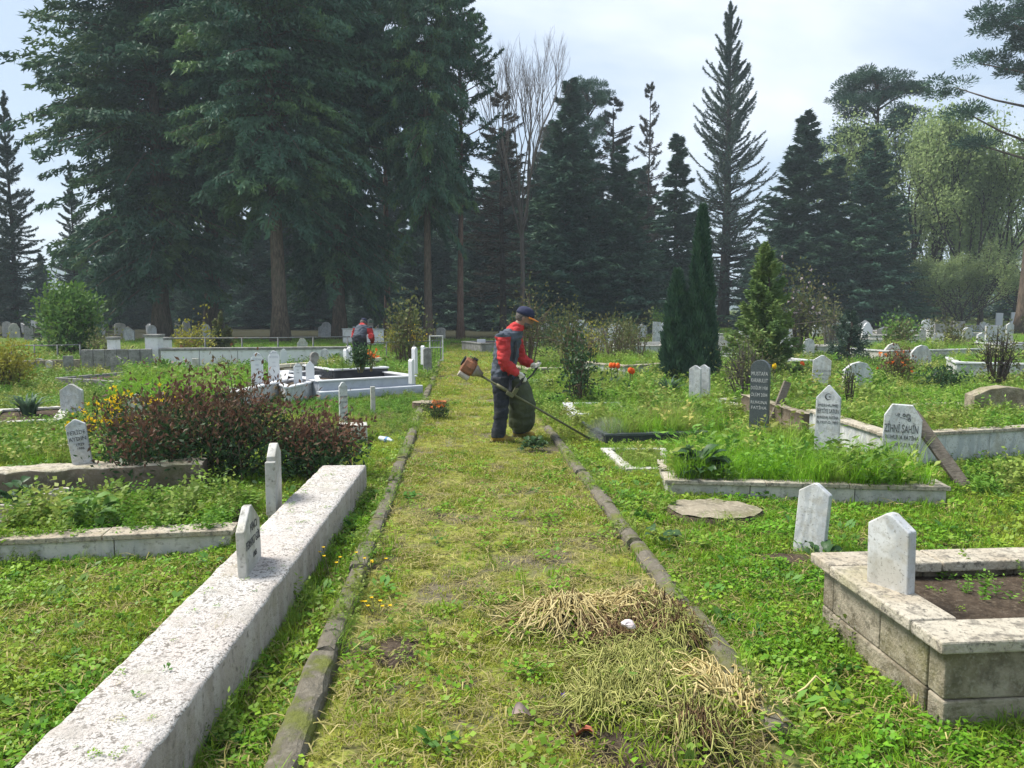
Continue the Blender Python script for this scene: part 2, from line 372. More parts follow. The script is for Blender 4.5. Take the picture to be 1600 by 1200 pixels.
def ground_mat():
    mt, t = new_mat('ground')
    o = t.nodes.new('ShaderNodeOutputMaterial'); p = t.nodes.new('ShaderNodeBsdfPrincipled'); t.links.new(p.outputs[0], o.inputs[0])
    p.inputs['Roughness'].default_value = 1; p.inputs['Specular IOR Level'].default_value = .05
    g = t.nodes.new('ShaderNodeTexCoord'); co = g.outputs['Object']
    green = mixc(t, nz(t, co, 3, .4, .62), (.055, .075, .020), (.095, .135, .028))
    green = mixc(t, nz(t, co, .7, .54, .66), green, (.075, .065, .035))
    moss = mixc(t, nz(t, co, 5, .40, .6), (.15, .19, .028), (.24, .25, .06))
    moss = mixc(t, nz(t, co, 24, .48, .62), moss, (.105, .105, .035))
    moss = mixc(t, nz(t, co, 1.6, .47, .60, 5), moss, (.135, .118, .080))
    moss = mixc(t, nz(t, co, 2.1, .60, .66, 6), moss, (.065, .052, .038))
    sp = t.nodes.new('ShaderNodeSeparateXYZ'); t.links.new(co, sp.inputs[0])
    # distance across the path
    def mth(op, a, b):
        n = t.nodes.new('ShaderNodeMath'); n.operation = op
        for i, v in enumerate((a, b)):
            if hasattr(v, 'node'): t.links.new(v, n.inputs[i])
            else: n.inputs[i].default_value = v
        return n.outputs[0]
    ac = mth('ADD', mth('MULTIPLY', mth('SUBTRACT', sp.outputs['X'], KL.x), PN.x), mth('MULTIPLY', mth('SUBTRACT', sp.outputs['Y'], KL.y), PN.y))
    d = mth('ABSOLUTE', mth('SUBTRACT', ac, PW / 2), 0)
    mr = t.nodes.new('ShaderNodeMapRange'); mr.inputs[1].default_value = PW / 2 - .05; mr.inputs[2].default_value = PW / 2 + .05; mr.inputs[3].default_value = 1; mr.inputs[4].default_value = 0
    t.links.new(d, mr.inputs[0])
    f2 = t.nodes.new('ShaderNodeMapRange'); f2.inputs[1].default_value = 34; f2.inputs[2].default_value = 40; f2.inputs[3].default_value = 1; f2.inputs[4].default_value = 0
    t.links.new(sp.outputs['Y'], f2.inputs[0])
    # needle litter under the grove, darkened to stand in for the trees' shade
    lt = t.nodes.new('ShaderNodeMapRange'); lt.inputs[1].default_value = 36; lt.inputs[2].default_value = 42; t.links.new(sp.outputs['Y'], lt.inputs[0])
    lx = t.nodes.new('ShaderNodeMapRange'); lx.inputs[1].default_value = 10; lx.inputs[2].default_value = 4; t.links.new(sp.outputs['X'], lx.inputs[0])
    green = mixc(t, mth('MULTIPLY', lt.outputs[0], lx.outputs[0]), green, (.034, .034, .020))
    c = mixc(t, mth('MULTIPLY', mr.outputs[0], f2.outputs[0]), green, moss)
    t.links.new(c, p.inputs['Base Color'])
    n = t.nodes.new('ShaderNodeTexNoise'); n.inputs['Scale'].default_value = 28; n.inputs['Detail'].default_value = 6; t.links.new(co, n.inputs['Vector'])
    b = t.nodes.new('ShaderNodeBump'); b.inputs['Strength'].default_value = .8; b.inputs['Distance'].default_value = .03
    t.links.new(n.outputs['Fac'], b.inputs['Height']); t.links.new(b.outputs[0], p.inputs['Normal'])
    return mt
xs = np.concatenate([np.linspace(-900, -30, 24)[:-1], np.linspace(-30, -8, 60)[:-1], np.linspace(-8, 8, 161), np.linspace(8, 30, 60)[1:], np.linspace(30, 900, 24)[1:]])
ys = np.concatenate([np.linspace(-60, -2, 8)[:-1], np.linspace(-2, 14, 161), np.linspace(14, 60, 100)[1:], np.linspace(60, 900, 24)[1:]])
X, Y = np.meshgrid(xs, ys)
V = np.stack([X, Y, gz(X, Y)], -1).reshape(-1, 3)
ny, nx = X.shape
ii = (np.arange(ny - 1)[:, None] * nx + np.arange(nx - 1)[None]).ravel()
gme = np_mesh('ground', V, np.stack([ii, ii + 1, ii + nx + 1, ii + nx], -1), [ground_mat()], smooth=True)
tag(put('ground', gme), kind='structure')

hx = np.linspace(-700, 700, 120); prof = []
mb = MB()
hm = solid('hill_green', (.035, .060, .050), [(.02, .4, .6, (.022, .042, .036), 1)], 1)
rows = []
for j in range(7):
    yy = 520 + j * 45
    row = []
    for x in hx:
        h = (34 + 26 * mnoise.noise((x * .004, 1.7, 0)) + 9 * mnoise.noise((x * .016, 4.2, j * .2))) * math.sin(min(j / 5, 1) * math.pi / 2)
        row.append((x, yy, h - 1))
    rows.append(row)
vs = [p for r in rows for p in r]; n = len(hx)
mb.add(vs, [(j * n + i, j * n + i + 1, (j + 1) * n + i + 1, (j + 1) * n + i) for j in range(6) for i in range(n - 1)])
tag(mb.build('hills', hm, smooth=True), kind='structure')

# ------------------------------------------------------------------ trees
def trunk_mesh(name, H, r0, r1, mat, sides=10, lean=(0, 0), flare=1.5, wob=.05, limbs=()):
    mb = MB(); pts = []; rad = []
    k = 12
    for i in range(k + 1):
        u = i / k
        pts.append((lean[0] * u * H + wob * math.sin(u * 7 + H), lean[1] * u * H + wob * math.cos(u * 5), u * H - .15))
        rad.append((r0 * (1 - u) + r1 * u) * (1 + (flare - 1) * math.exp(-u * H / .5)))
    mb.tube(pts, rad, sides)
    for p, rr in limbs: mb.tube(p, rr, 5)
    return mb.mesh(name, mat, True)

def conifer(seed, H, zb, Rm, shape, nb, per, el=(.1, .5), droop=.35, tip=.25, Ln=.38, wid=.07, hang=.45, spread=.28, inner=.1, lat=.55, gapn=0.0, noise=.35):
    g = np.random.default_rng(seed)
    zz = np.linspace(0, 1, 400); w = np.array([shape(z) for z in zz]) + .30
    cdf = np.cumsum(w); cdf /= cdf[-1]
    zn = np.interp(g.random(nb), cdf, zz)
    if gapn: zn = (np.round(zn * gapn) + g.normal(0, .34, nb)) / gapn; zn = np.clip(zn, 0, 1)
    z0 = zb + (H - zb) * zn
    BL = np.array([shape(z) for z in zn]) * Rm * g.uniform(.50, 1.18, nb) + .12
    az = g.uniform(0, 2 * np.pi, nb)
    ele = el[0] + (el[1] - el[0]) * zn + g.normal(0, .13, nb)
    s = inner + (1 - inner) * g.random((nb, per)) ** .75
    B = BL[:, None]
    hx_ = s * B * np.cos(ele)[:, None]
    hz = z0[:, None] + s * B * np.sin(ele)[:, None] - droop * B * s ** 2 + tip * B * s ** 3
    sgn = np.where(g.random((nb, per)) < .5, -1, 1)
    la = sgn * np.abs(g.normal(0, 1, (nb, per))) * spread * B * (1.05 - s) * .7
    hz = hz - np.abs(g.normal(0, .5, (nb, per))) * hang * np.minimum(B, 2) * .25 + g.normal(0, .05, (nb, per))
    ca, sa = np.cos(az)[:, None], np.sin(az)[:, None]
    P = np.stack([ca * hx_ - sa * la, sa * hx_ + ca * la, hz], -1).reshape(-1, 3)
    D = np.stack([ca * .7 - sa * sgn * lat, sa * .7 + ca * sgn * lat, np.full_like(s, -hang) + .35 * zn[:, None]], -1).reshape(-1, 3)
    D = norm(D + g.normal(0, noise, D.shape))
    n = len(P)
    ln = Ln * g.uniform(.55, 1.25, n); wd = wid * g.uniform(.6, 1.4, n)
    V, Q = leaf_quads(P - D * ln[:, None] * .4, D, g.normal(0, 1, (n, 3)), ln, wd)
    tint = np.repeat(np.clip(.25 * g.random(n) + .75 * np.repeat(g.random(nb), per), 0, 1), 4)
    br = []
    for i in range(nb):
        br.append([(math.cos(az[i]) * q * BL[i] * math.cos(ele[i]), math.sin(az[i]) * q * BL[i] * math.cos(ele[i]),
                    z0[i] + q * BL[i] * math.sin(ele[i]) - droop * BL[i] * q * q + tip * BL[i] * q ** 3) for q in (0, .35, .7, .96)])
    return V, Q, tint, br, BL
cone = lambda a=1.0: (lambda z: (1 - z) ** a)
def barrel(z): return min(1, (.62 + 1.0 * z) if z < .38 else 1.0 - max(0, (z - .45) / .55) ** 1.7)
def make_tree(name, lab, cat, group, crown, trunk):
    r = empty(name); tag(r, lab, cat, group)
    put('trunk', trunk, r); put('crown', crown, r)
    return r
def conif_proto(name, seed, leafm, trm, r0, nlimb=1.0, mat_mesh=True, lean=(0, 0), limb_r=.035, **k):
    V, Q, ti, br, BL = conifer(seed, **k)
    crown = np_mesh(name + '_crown', V, Q, [leafm], tint=ti)
    limbs = []
    for i in range(int(len(br) * nlimb)):
        p = br[i]; r = limb_r * (.5 + .5 * min(BL[i] / 3, 1.5))
        limbs.append((p, [r, r * .7, r * .45, r * .15]))
    tr = trunk_mesh(name + '_trunk', k['H'] * .97, r0, .03, trm, lean=lean, limbs=limbs)
    return crown, tr

P_SPRUCE = [conif_proto('spruce%d' % i, 10 + i, M['needle'], M['bark_dark'], .24, .5,
            H=16, zb=.8, Rm=3.1, shape=lambda z: (1 - z) ** .82, nb=430, per=135, el=(-.05, .75), droop=.28, tip=.25, Ln=.40, wid=.085, hang=.30, spread=.30, gapn=0) for i in range(2)]
P_SLIM = conif_proto('slimfir', 31, M['needle'], M['bark_dark'], .2, .5,
            H=15, zb=1.0, Rm=1.9, shape=lambda z: (1 - z) ** .8, nb=260, per=140, el=(-.1, .7), droop=.3, tip=.25, Ln=.36, wid=.08, hang=.35, spread=.3, gapn=0)
P_CEDAR = conif_proto('cedar', 41, M['needle_cedar'], M['bark_dark'], .55, 1.0, limb_r=.06,
            H=25, zb=2.0, Rm=5.4, shape=lambda z: min(1.0, .75 + z) * (1 - z) ** .72 + .03, nb=340, per=170, el=(-.08, .95), droop=.20, tip=.34, Ln=.34, wid=.060, hang=-.05, spread=.20, inner=.22, lat=.6, noise=.5)
P_THIN = conif_proto('thincedar', 43, M['needle_cedar'], M['bark_dark'], .3, 1.0, limb_r=.05,
            H=18, zb=1.5, Rm=3.6, shape=lambda z: (1 - z) ** .9 + .02, nb=250, per=150, el=(-.1, .7), droop=.16, tip=.24, Ln=.32, wid=.06, hang=.1, spread=.2, inner=.15, noise=.5)
P_GIANT = [conif_proto('giant%d' % i, 50 + i, M['needle_giant'], M['bark'], .5, .35, lean=(-.012, 0), limb_r=.07,
            H=27, zb=(7.6, 3.6)[i], Rm=6.6, shape=barrel, nb=470, per=230, el=(-.12, .55), droop=.38, tip=.10, Ln=.46, wid=.11, hang=.62, spread=.30, inner=.2, noise=.5) for i in range(2)]
P_SPARSE = conif_proto('pine', 61, M['needle'], M['bark_red'], .24, 1.0, limb_r=.05,
            H=20, zb=7.5, Rm=3.0, shape=lambda z: (.55 + .6 * math.sin(min(z * 2.2, 1.57))) * (1 - z ** 3) , nb=110, per=150, el=(.1, .6), droop=.15, tip=.2, Ln=.32, wid=.07, hang=.0, spread=.22, inner=.45, noise=.7)
P_BROWN = conif_proto('larch', 63, M['needle_brown'], M['bark_dark'], .22, 1.0, limb_r=.05,
            H=17, zb=3, Rm=3.0, shape=lambda z: (.8 + .3 * z) * (1 - z) ** .6, nb=160, per=90, el=(-.1, .5), droop=.15, tip=.2, Ln=.34, wid=.05, hang=.25, spread=.2, inner=.3, noise=.5)

def clump_pine(seed, H, zb, Rm):
    """Scots-pine like: rounded foliage clumps at the ends of bent limbs"""
    g = np.random.default_rng(seed); Ps = []; Ds = []; limbs = []; tints = []
    for i in range(34):
        u = g.random() ** .9; z = zb + (H - zb) * u; az = g.uniform(0, 6.28)
        r = Rm * (1 - u * .75) * g.uniform(.45, 1.05)
        e = Vector((math.cos(az) * r, math.sin(az) * r, z + r * .35))
        limbs.append(([(0, 0, z - .6), (e.x * .5, e.y * .5, z + r * .05), tuple(e)], [.09, .06, .03]))
        for q in range(5):
            c = np.array(e) + g.normal(0, (.55, .55, .25), 3); n = 230
            d = norm(g.normal(0, 1, (n, 3)) * (1, 1, .55)); rad = .75 * g.random(n) ** .4 * g.uniform(.6, 1.1)
            Ps.append(c + d * rad[:, None] * (1, 1, .6)); Ds.append(norm(d + (0, 0, .5) + g.normal(0, .4, (n, 3)))); tints.append(np.full(n, g.random()))
    P = np.concatenate(Ps); D = np.concatenate(Ds); n = len(P)
    V, Q = leaf_quads(P, D, g.normal(0, 1, (n, 3)), .26 * g.uniform(.6, 1.2, n), .06 * g.uniform(.6, 1.3, n))
    t = np.clip(.5 * np.concatenate(tints) + .5 * g.random(n), 0, 1)
    return np_mesh('clumppine_crown', V, Q, [M['needle']], tint=np.repeat(t, 4)), trunk_mesh('clumppine_trunk', H * .95, .3, .05, M['bark'], limbs=limbs, wob=.08)
P_CLUMP = clump_pine(71, 22, 11.5, 4.6)

def grow(g, p, d, ln, r, depth, segs, ends, up=.15, fork=(2, 3), shrink=.72, ang=.5, leafy_from=4):
    n = 3; pts = [p]; q = p.copy()
    for i in range(n):
        d = (d + Vector(g.normal(0, .09, 3)) + Vector((0, 0, up * .2))).normalized(); q = q + d * ln / n; pts.append(q.copy())
    segs.append((pts, [r * (1 - .35 * i / n) for i in range(n + 1)]))
    if depth <= leafy_from: ends += [(p_, d) for p_ in pts[1:]]
    if depth == 0 or r < .006: return
    for k in range(int(g.integers(fork[0], fork[1] + 1))):
        a = Vector(g.normal(0, 1, 3)); a = (a - d * a.dot(d)).normalized()
        nd = (d + a * g.uniform(.5, 1.2) * ang + Vector((0, 0, up))).normalized()
        grow(g, pts[-1 - (k % 2)], nd, ln * shrink * g.uniform(.8, 1.15), r * .62, depth - 1, segs, ends, up, fork, shrink, ang)
def broad(name, seed, H, r0, depth, leafm, nleaf, ls, mat, up=.15, start=.3, ang=.55, clump=.7, limbs=5):
    g = np.random.default_rng(seed); segs = []; ends = []
    segs.append(([Vector((0, 0, -.15)), Vector((.05, 0, H * start * .5)), Vector((0, .05, H * start))], [r0 * 1.3, r0, r0 * .85]))
    for i in range(limbs):
        a = 6.28 * i / limbs + g.uniform(-.4, .4)
        d = Vector((math.cos(a) * ang, math.sin(a) * ang, 1)).normalized()
        grow(g, Vector((0, 0, H * start * g.uniform(.75, 1))), d, H * (1 - start) * .33, r0 * .6, depth, segs, ends, up, ang=ang)
    mb = MB()
    for p, r in segs: mb.tube(p, r, 5 if r[0] > .03 else 3, cap=False)
    tr = mb.mesh(name + '_trunk', mat, True)
    if not nleaf: return tr, None
    E = np.array([e for e, d in ends]); k = max(1, nleaf // len(E))
    P = (E[:, None] + g.normal(0, clump * .55, (len(E), k, 3))).reshape(-1, 3); n = len(P)
    D = norm(g.normal(0, 1, (n, 3)) + (0, 0, -.3))
    V, Q = leaf_quads(P, D, g.normal(0, 1, (n, 3)), ls * g.uniform(.6, 1.3, n), ls * .62 * g.uniform(.7, 1.2, n), curl=.08)
    t = np.clip(.5 * np.repeat(g.random(len(E)), k) + .5 * g.random(n), 0, 1)
    return tr, np_mesh(name + '_crown', V, Q, [leafm], tint=np.repeat(t, 4))
P_PALE = [broad('pale%d' % i, 80 + i, 14, .22, 4, M['leaf_pale'], 30000, .21, M['bark_dark'], up=.26, start=.10, clump=.62, limbs=9, ang=.55) for i in range(2)]
P_BARE = broad('bare', 90, 17, .13, 6, None, 0, 0, M['twig'], up=.30, start=.40, ang=.34, limbs=6)[0]

def mesh_top(me):
    a = np.empty(len(me.vertices) * 3, np.float32); me.vertices.foreach_get('co', a)
    return float(a[2::3].max())
def place(name, lab, cat, group, proto, loc, Hs, rz=None, wide=1.0):
    """a tree from a prototype (crown mesh, trunk mesh), scaled by Hs"""
    r = empty(name, loc, random.uniform(0, 6.28) if rz is None else rz)
    r.scale = (Hs * wide, Hs * wide, Hs)
    tag(r, lab, cat, group)
    put('trunk', proto[1], r); put('crown', proto[0], r)
    return r
def tree_at(name, lab, cat, group, proto, H0, px, Yd, ytop, wide=1.0, rz=None):
    """stands Yd metres away, top seen at row ytop"""
    x = xat(px, Yd); h = zat(ytop, Yd); H0 = mesh_top(proto[0])
    return place(name, lab, cat, group, proto, (x, Yd, float(gz(np.float64(x), np.float64(Yd))) - .05), h / H0, rz, wide)

gG = 'old firs of the left grove'
tree_at('fir_tree', 'huge dark fir with the thick bare brown trunk behind the whitewashed wall', 'tree', gG, P_GIANT[0], 27, 438, 36.5, -300, .85, 0.4)
tree_at('fir_tree', 'broad dark fir whose drooping boughs make the outer edge of the left grove', 'tree', gG, P_GIANT[1], 27, 255, 40, -260, .98, 2.1)
tree_at('fir_tree', 'dark fir on a slim reddish trunk standing behind and left of the thickest trunk', 'tree', gG, P_GIANT[0], 27, 335, 44, -330, .85, 3.6)
tree_at('fir_tree', 'dark fir on a dusky trunk rising directly behind the bent worker', 'tree', gG, P_GIANT[1], 27, 530, 41, -300, .72, 5.0)
tree_at('fir_tree', 'dark fir with a straight bare grey-brown trunk beside the end of the railing', 'tree', gG, P_GIANT[0], 27, 670, 39, -230, .52, 1.2)
tree_at('pine_tree', 'tall thin pine with a bare reddish trunk at the far end of the mown path', 'tree', None, P_SPARSE, 20, 721, 40, -40, .85)
tree_at('pine_tree', 'slanting thin pine trunk deep in the grove behind the yellow bushes', 'tree', None, P_SPARSE, 20, 606, 47, -60, .8)
gS = 'dark spruces along the back of the cemetery'
tree_at('spruce_tree', 'broad dark spruce behind the standing worker, tallest of the middle spruces', 'tree', gS, P_SPRUCE[0], 16, 888, 50, 118, 1.45)
tree_at('spruce_tree', 'dark pyramid spruce between the tallest middle spruce and the narrow one', 'tree', gS, P_SPRUCE[1], 16, 968, 49, 225, 1.75)
tree_at('spruce_tree', 'narrow dark spruce directly left of the tall open cedar', 'tree', gS, P_SLIM, 15, 1053, 52, 205, 1.6)
tree_at('spruce_tree', 'broad dark spruce standing right of the tall open cedar', 'tree', gS, P_SPRUCE[0], 16, 1250, 52, 172, 1.65, 2.5)
tree_at('spruce_tree', 'short dark spruce squeezed between two taller ones right of the cedar', 'tree', gS, P_SLIM, 15, 1300, 54, 240, 1.7)
tree_at('spruce_tree', 'dark blunt spruce behind the leafless multi-stemmed sapling', 'tree', gS, P_SPRUCE[1], 16, 1355, 50, 200, 1.5, 4.0)
tree_at('cedar_tree', 'tall open cedar with a bare spire and sky showing between its branches', 'tree', None, P_CEDAR, 25, 1130, 60, 4, .86)
x = xat(816, 44); bt = empty('bare_tree', (x, 44, 0), .7); bt.scale = (1.02, 1.02, zat(40, 44) / mesh_top(P_BARE))
tag(bt, 'leafless tall tree with upswept thin branches above the standing worker', 'tree'); put('branches', P_BARE, bt)
tree_at('larch_tree', 'brownish thin-needled conifer between the leafless tree and the dark spruces', 'tree', None, P_BROWN, 17, 785, 46, 140, 1.25)
tree_at('larch_tree', 'brownish ragged conifer whose top shows behind the middle spruces', 'tree', None, P_BROWN, 17, 955, 58, 150, 1.1)
tree_at('larch_tree', 'thin brown conifer with a spiky top between the middle spruces and the cedar', 'tree', None, P_BROWN, 17, 1010, 60, 128, .62)
tree_at('pine_tree', 'dark pine top showing just above the tallest middle spruce', 'tree', None, P_CLUMP, 22, 915, 58, 118, .72)
tree_at('pine_tree', 'tall dark pine rising behind the pale green broadleaf trees', 'tree', None, P_CLUMP, 22, 1355, 60, 105, 1.3)
tree_at('pine_tree', 'tall dark pine cut off by the picture edge on the right', 'tree', None, P_CLUMP, 22, 1597, 46, -20, 1.35, 2.6)
tree_at('broadleaf_tree', 'pale green broadleaf tree in fresh leaf behind the dark blunt spruce', 'tree', None, P_PALE[0], 14.5, 1425, 56, 140, .85)
tree_at('broadleaf_tree', 'pale green airy broadleaf tree nearest the tall pine on the right', 'tree', None, P_PALE[1], 14.5, 1530, 54, 180, .85)
tree_at('broadleaf_tree', 'low pale green tree filling the gap under the two pale broadleaf trees', 'tree', None, P_PALE[0], 14.5, 1475, 66, 270, 1.0, 2.2)
tree_at('broadleaf_tree', 'small fresh green broadleaf tree low before the pale broadleaf trees', 'tree', None, P_PALE[1], 14.5, 1500, 50, 380, 1.5, 1.0)
tree_at('broadleaf_tree', 'pale green broadleaf tree half hidden behind the pine at the right edge', 'tree', None, P_PALE[0], 14.5, 1590, 62, 330, 1.3, 4.0)
tree_at('cedar_tree', 'slender open conifer with a thin spire left of the broad fir grove', 'tree', None, P_THIN, 18, 28, 48, 140, .75)
tree_at('cedar_tree', 'shorter slender conifer nestling against the broad fir grove', 'tree', None, P_THIN, 18, 122, 52, 250, .8)
tree_at('cedar_tree', 'slender open conifer cut by the picture edge on the left', 'tree', None, P_THIN, 18, -25, 46, 190, .9)
gB = 'dark conifers in the wood behind'
back = [(-60, 62, 330), (15, 66, 380), (70, 60, 400), (130, 64, 380), (170, 58, 330), (215, 66, 300), (270, 62, 280), (300, 56, 400), (350, 66, 250), (400, 60, 330), (450, 66, 200), (490, 58, 330), (540, 64, 220), (580, 56, 350),
        (620, 66, 230), (655, 60, 300), (700, 64, 200), (745, 58, 300), (790, 66, 200), (830, 60, 280), (860, 66, 190), (920, 62, 250), (1000, 64, 260), (1085, 70, 330), (1180, 72, 380), (1215, 66, 330), (1290, 66, 300), (1395, 68, 330), (1450, 72, 385), (1512, 74, 405), (1572, 71, 395), (1640, 72, 380)]
for i, (px, yd, yt) in enumerate(back):
    tree_at('spruce_tree', 'dark spruce of the wood closing the view behind the grove', 'tree', gB, P_SPRUCE[i % 2], 16, px, yd, yt, 1.55)

# ------------------------------------------------------------------ small garden conifers and columnar cypress
def column_crown(name, seed, H, lobes, mat, n, Ln, wd):
    g = np.random.default_rng(seed); Ps = []; Ds = []; T = []
    for (cx, cy_, h, r, sh) in lobes:
        k = int(n * h * r)
        u = g.random(k) ** .9; a = g.uniform(0, 6.28, k)
        prof = np.minimum(1, (u * 5 + .62)) * (1 - u ** sh) ** .75
        lump = 1 + .14 * np.sin(a * 5 + u * 17) + .10 * np.sin(a * 3 - u * 31)
        rr = r * prof * lump * (1 - .28 * g.random(k) ** 2)
        Ps.append(np.stack([cx + rr * np.cos(a), cy_ + rr * np.sin(a), u * h + .05], -1))
        Ds.append(np.stack([np.cos(a) * .42, np.sin(a) * .42, np.full(k, 1.0)], -1) + g.normal(0, .22, (k, 3)))
        T.append(.5 + .5 * np.sin(a * 5 + u * 17) * .6)
    P = np.concatenate(Ps); D = norm(np.concatenate(Ds)); n = len(P)
    V, Q = leaf_quads(P - D * .03, D, g.normal(0, 1, (n, 3)), Ln * g.uniform(.5, 1.3, n), wd * g.uniform(.6, 1.4, n))
    t = np.clip(np.concatenate(T) * .6 + .4 * g.random(n), 0, 1)
    return np_mesh(name, V, Q, [mat], tint=np.repeat(t, 4))
Yc = 16.0
cx = xat(1077, Yc); hh = zat(330, Yc)
cyp = empty('cypress_tree', (cx, Yc, 0)); tag(cyp, 'dark columnar cypress with two joined spires beside the twin white gravestones', 'tree')
put('crown', column_crown('cypress_crown', 5, hh, [(.20, 0, hh, .37, 1.05), (-.28, .05, zat(430, Yc), .30, 1.9), (.16, -.05, hh * .62, .36, 2.2)], M['cypress'], 15500, .15, .03), cyp)
mb = MB(); mb.tube([(.1, 0, -.1), (.14, 0, hh * .8)], [.09, .02], 7); mb.build('trunk', M['bark_dark'], cyp)

def small_conifer(name, lab, px, Yd, ytop, Rm, mat, seed, nb, per, el, Ln, wd, zb=.1, gapn=0, hang=.1):
    h = zat(ytop, Yd)
    pr = conif_proto(name + '_m', seed, mat, M['bark_dark'], .05, 1.0, limb_r=.012, H=h, zb=zb, Rm=Rm, shape=lambda z: (1 - z) ** .85 + .04, nb=nb, per=per, el=el, droop=.12, tip=.15, Ln=Ln, wid=wd, hang=hang, spread=.25, gapn=gapn)
    r = empty(name, (xat(px, Yd), Yd, 0)); tag(r, lab, 'tree'); put('trunk', pr[1], r); put('crown', pr[0], r)
small_conifer('young_conifer', 'young light green conifer with layered sprays right of the cypress', 1193, 17.0, 392, .78, M['needle_young'], 15, 110, 130, (.05, .9), .16, .045, .12)
small_conifer('young_spruce', 'tiny blue-green spruce with tiered branches among the right graves', 1326, 22.0, 492, .62, M['needle_blue'], 16, 60, 90, (-.05, .4), .11, .03, .35, 9)
small_conifer('young_conifer', 'small yellow-green conifer by the reddish fir trunk behind the white wall', 346, 25.0, 498, .45, M['leaf_olive'], 17, 60, 60, (.2, 1.0), .13, .06, .1)

# ------------------------------------------------------------------ shrubs and plants
def shrub(name, lab, loc, w, d, h, leafm, n, ls, stemm, seed, base=.25, ns=9, cat='shrub', group=None, aspect=.55, topm=None, upw=.3, lumps=7, flowers=None, wob=.15):
    g = np.random.default_rng(seed)
    r = empty(name, loc); tag(r, lab, cat, group)
    mb = MB(); tips = []
    for i in range(ns):
        a = g.uniform(0, 6.28); q = g.random() ** .6
        tp = Vector((math.cos(a) * w * .42 * q, math.sin(a) * d * .42 * q, h * g.uniform(.62, 1.0) * (1 - .35 * q * q)))
        b = Vector((math.cos(a) * w * .10, math.sin(a) * d * .10, -.05))
        mid = (b + tp) / 2 + Vector(g.normal(0, wob * h * .25, 3))
        rr = .006 + .008 * h
        mb.tube([b, mid, tp], [rr, rr * .7, rr * .3], 5, cap=False)
        tips += [tp, mid, (tp + mid) / 2]
        for k in range(2):
            s2 = mid.lerp(tp, g.uniform(.1, .7)); t2 = s2 + Vector(g.normal(0, 1, 3)) * .16 * h + Vector((0, 0, .14 * h))
            mb.tube([s2, t2], [rr * .5, rr * .2], 4, cap=False); tips.append(t2)
    mb.build('stems', stemm, r, smooth=True)
    tips = np.array(tips); c = tips[g.integers(0, len(tips), n)]
    P = c + np.clip(g.normal(0, 1, (n, 3)), -1.5, 1.2) * np.array([w, d, h]) * .15
    P[:, 2] = np.where(P[:, 2] < base * h * .3, np.abs(P[:, 2]) * .5 + base * h * .4, P[:, 2])
    D = norm(g.normal(0, .8, (n, 3)) + (P - np.array([0, 0, h * .3])) / max(w, h) * 1.2 + (0, 0, upw))
    V, Q = leaf_quads(P, D, g.normal(0, 1, (n, 3)), ls * g.uniform(.6, 1.3, n), ls * aspect * g.uniform(.7, 1.2, n), curl=.1)
    t = g.random(n)
    mats = [leafm]; mi = None
    if topm:
        mats.append(topm); mi = (P[:, 2] > h * (.34 + .58 * g.random(n))).astype(np.int32)
    put('leaves', np_mesh(name + '_leaves', V, Q, mats, mi, np.repeat(t, 4)), r)
    if flowers:
        fm, nf, fs, zlo = flowers
        c = tips[g.integers(0, len(tips), nf)] + g.normal(0, 1, (nf, 3)) * np.array([w, d, h]) * .14
        c[:, 2] = np.maximum(c[:, 2], h * zlo)
        k = 5; P = np.repeat(c, k, 0); D = norm(g.normal(0, 1, (nf * k, 3)) + (0, -.4, .5))
        V, Q = leaf_quads(P, D, g.normal(0, 1, (nf * k, 3)), fs * g.uniform(.7, 1.2, nf * k), fs * .8 * np.ones(nf * k))
        put('blossoms', np_mesh(name + '_blossoms', V, Q, [fm], None, np.repeat(g.random(nf * k), 4)), r)
    return r
def shrub_px(name, lab, px, yb, yt, wpx, leafm, n, ls, stemm, seed, z0=0.0, depth=.8, **k):
    p = gp(px, yb, z0); w = psize(wpx, p.y); h = zat(yt, p.y) - z0
    return shrub(name, lab, p, w, w * depth, h, leafm, n, ls, stemm, seed, **k)
def blades(name, lab, loc, n, h, spread, mat, seed, wid=.03, cat='plant', stiff=.6):
    g = np.random.default_rng(seed); Vs = []; Qs = []; T = []; b = 0
    for i in range(n):
        a = g.uniform(0, 6.28); l = h * g.uniform(.6, 1.1); out_ = spread * g.uniform(.2, 1)
        S = np.array([-math.sin(a), math.cos(a), 0]); o = np.array([math.cos(a), math.sin(a), 0])
        base = o * .06 * g.random() * spread / .3 + S * g.normal(0, .02)
        for k in range(4):
            u = k / 3; c = base + o * out_ * u ** 1.8 + np.array([0, 0, l * (u - (1 - stiff) * u ** 3)])
            w = wid * (1 - u ** 2) * .5 + .001
            Vs += [c - S * w, c + S * w]
        for k in range(3): Qs.append([b + 2 * k, b + 2 * k + 1, b + 2 * k + 3, b + 2 * k + 2])
        T += [g.random()] * 8; b += 8
    me = np_mesh(name, np.array(Vs), np.array(Qs), [mat], tint=np.array(T))
    return tag(put(name, me, None, loc), lab, cat)
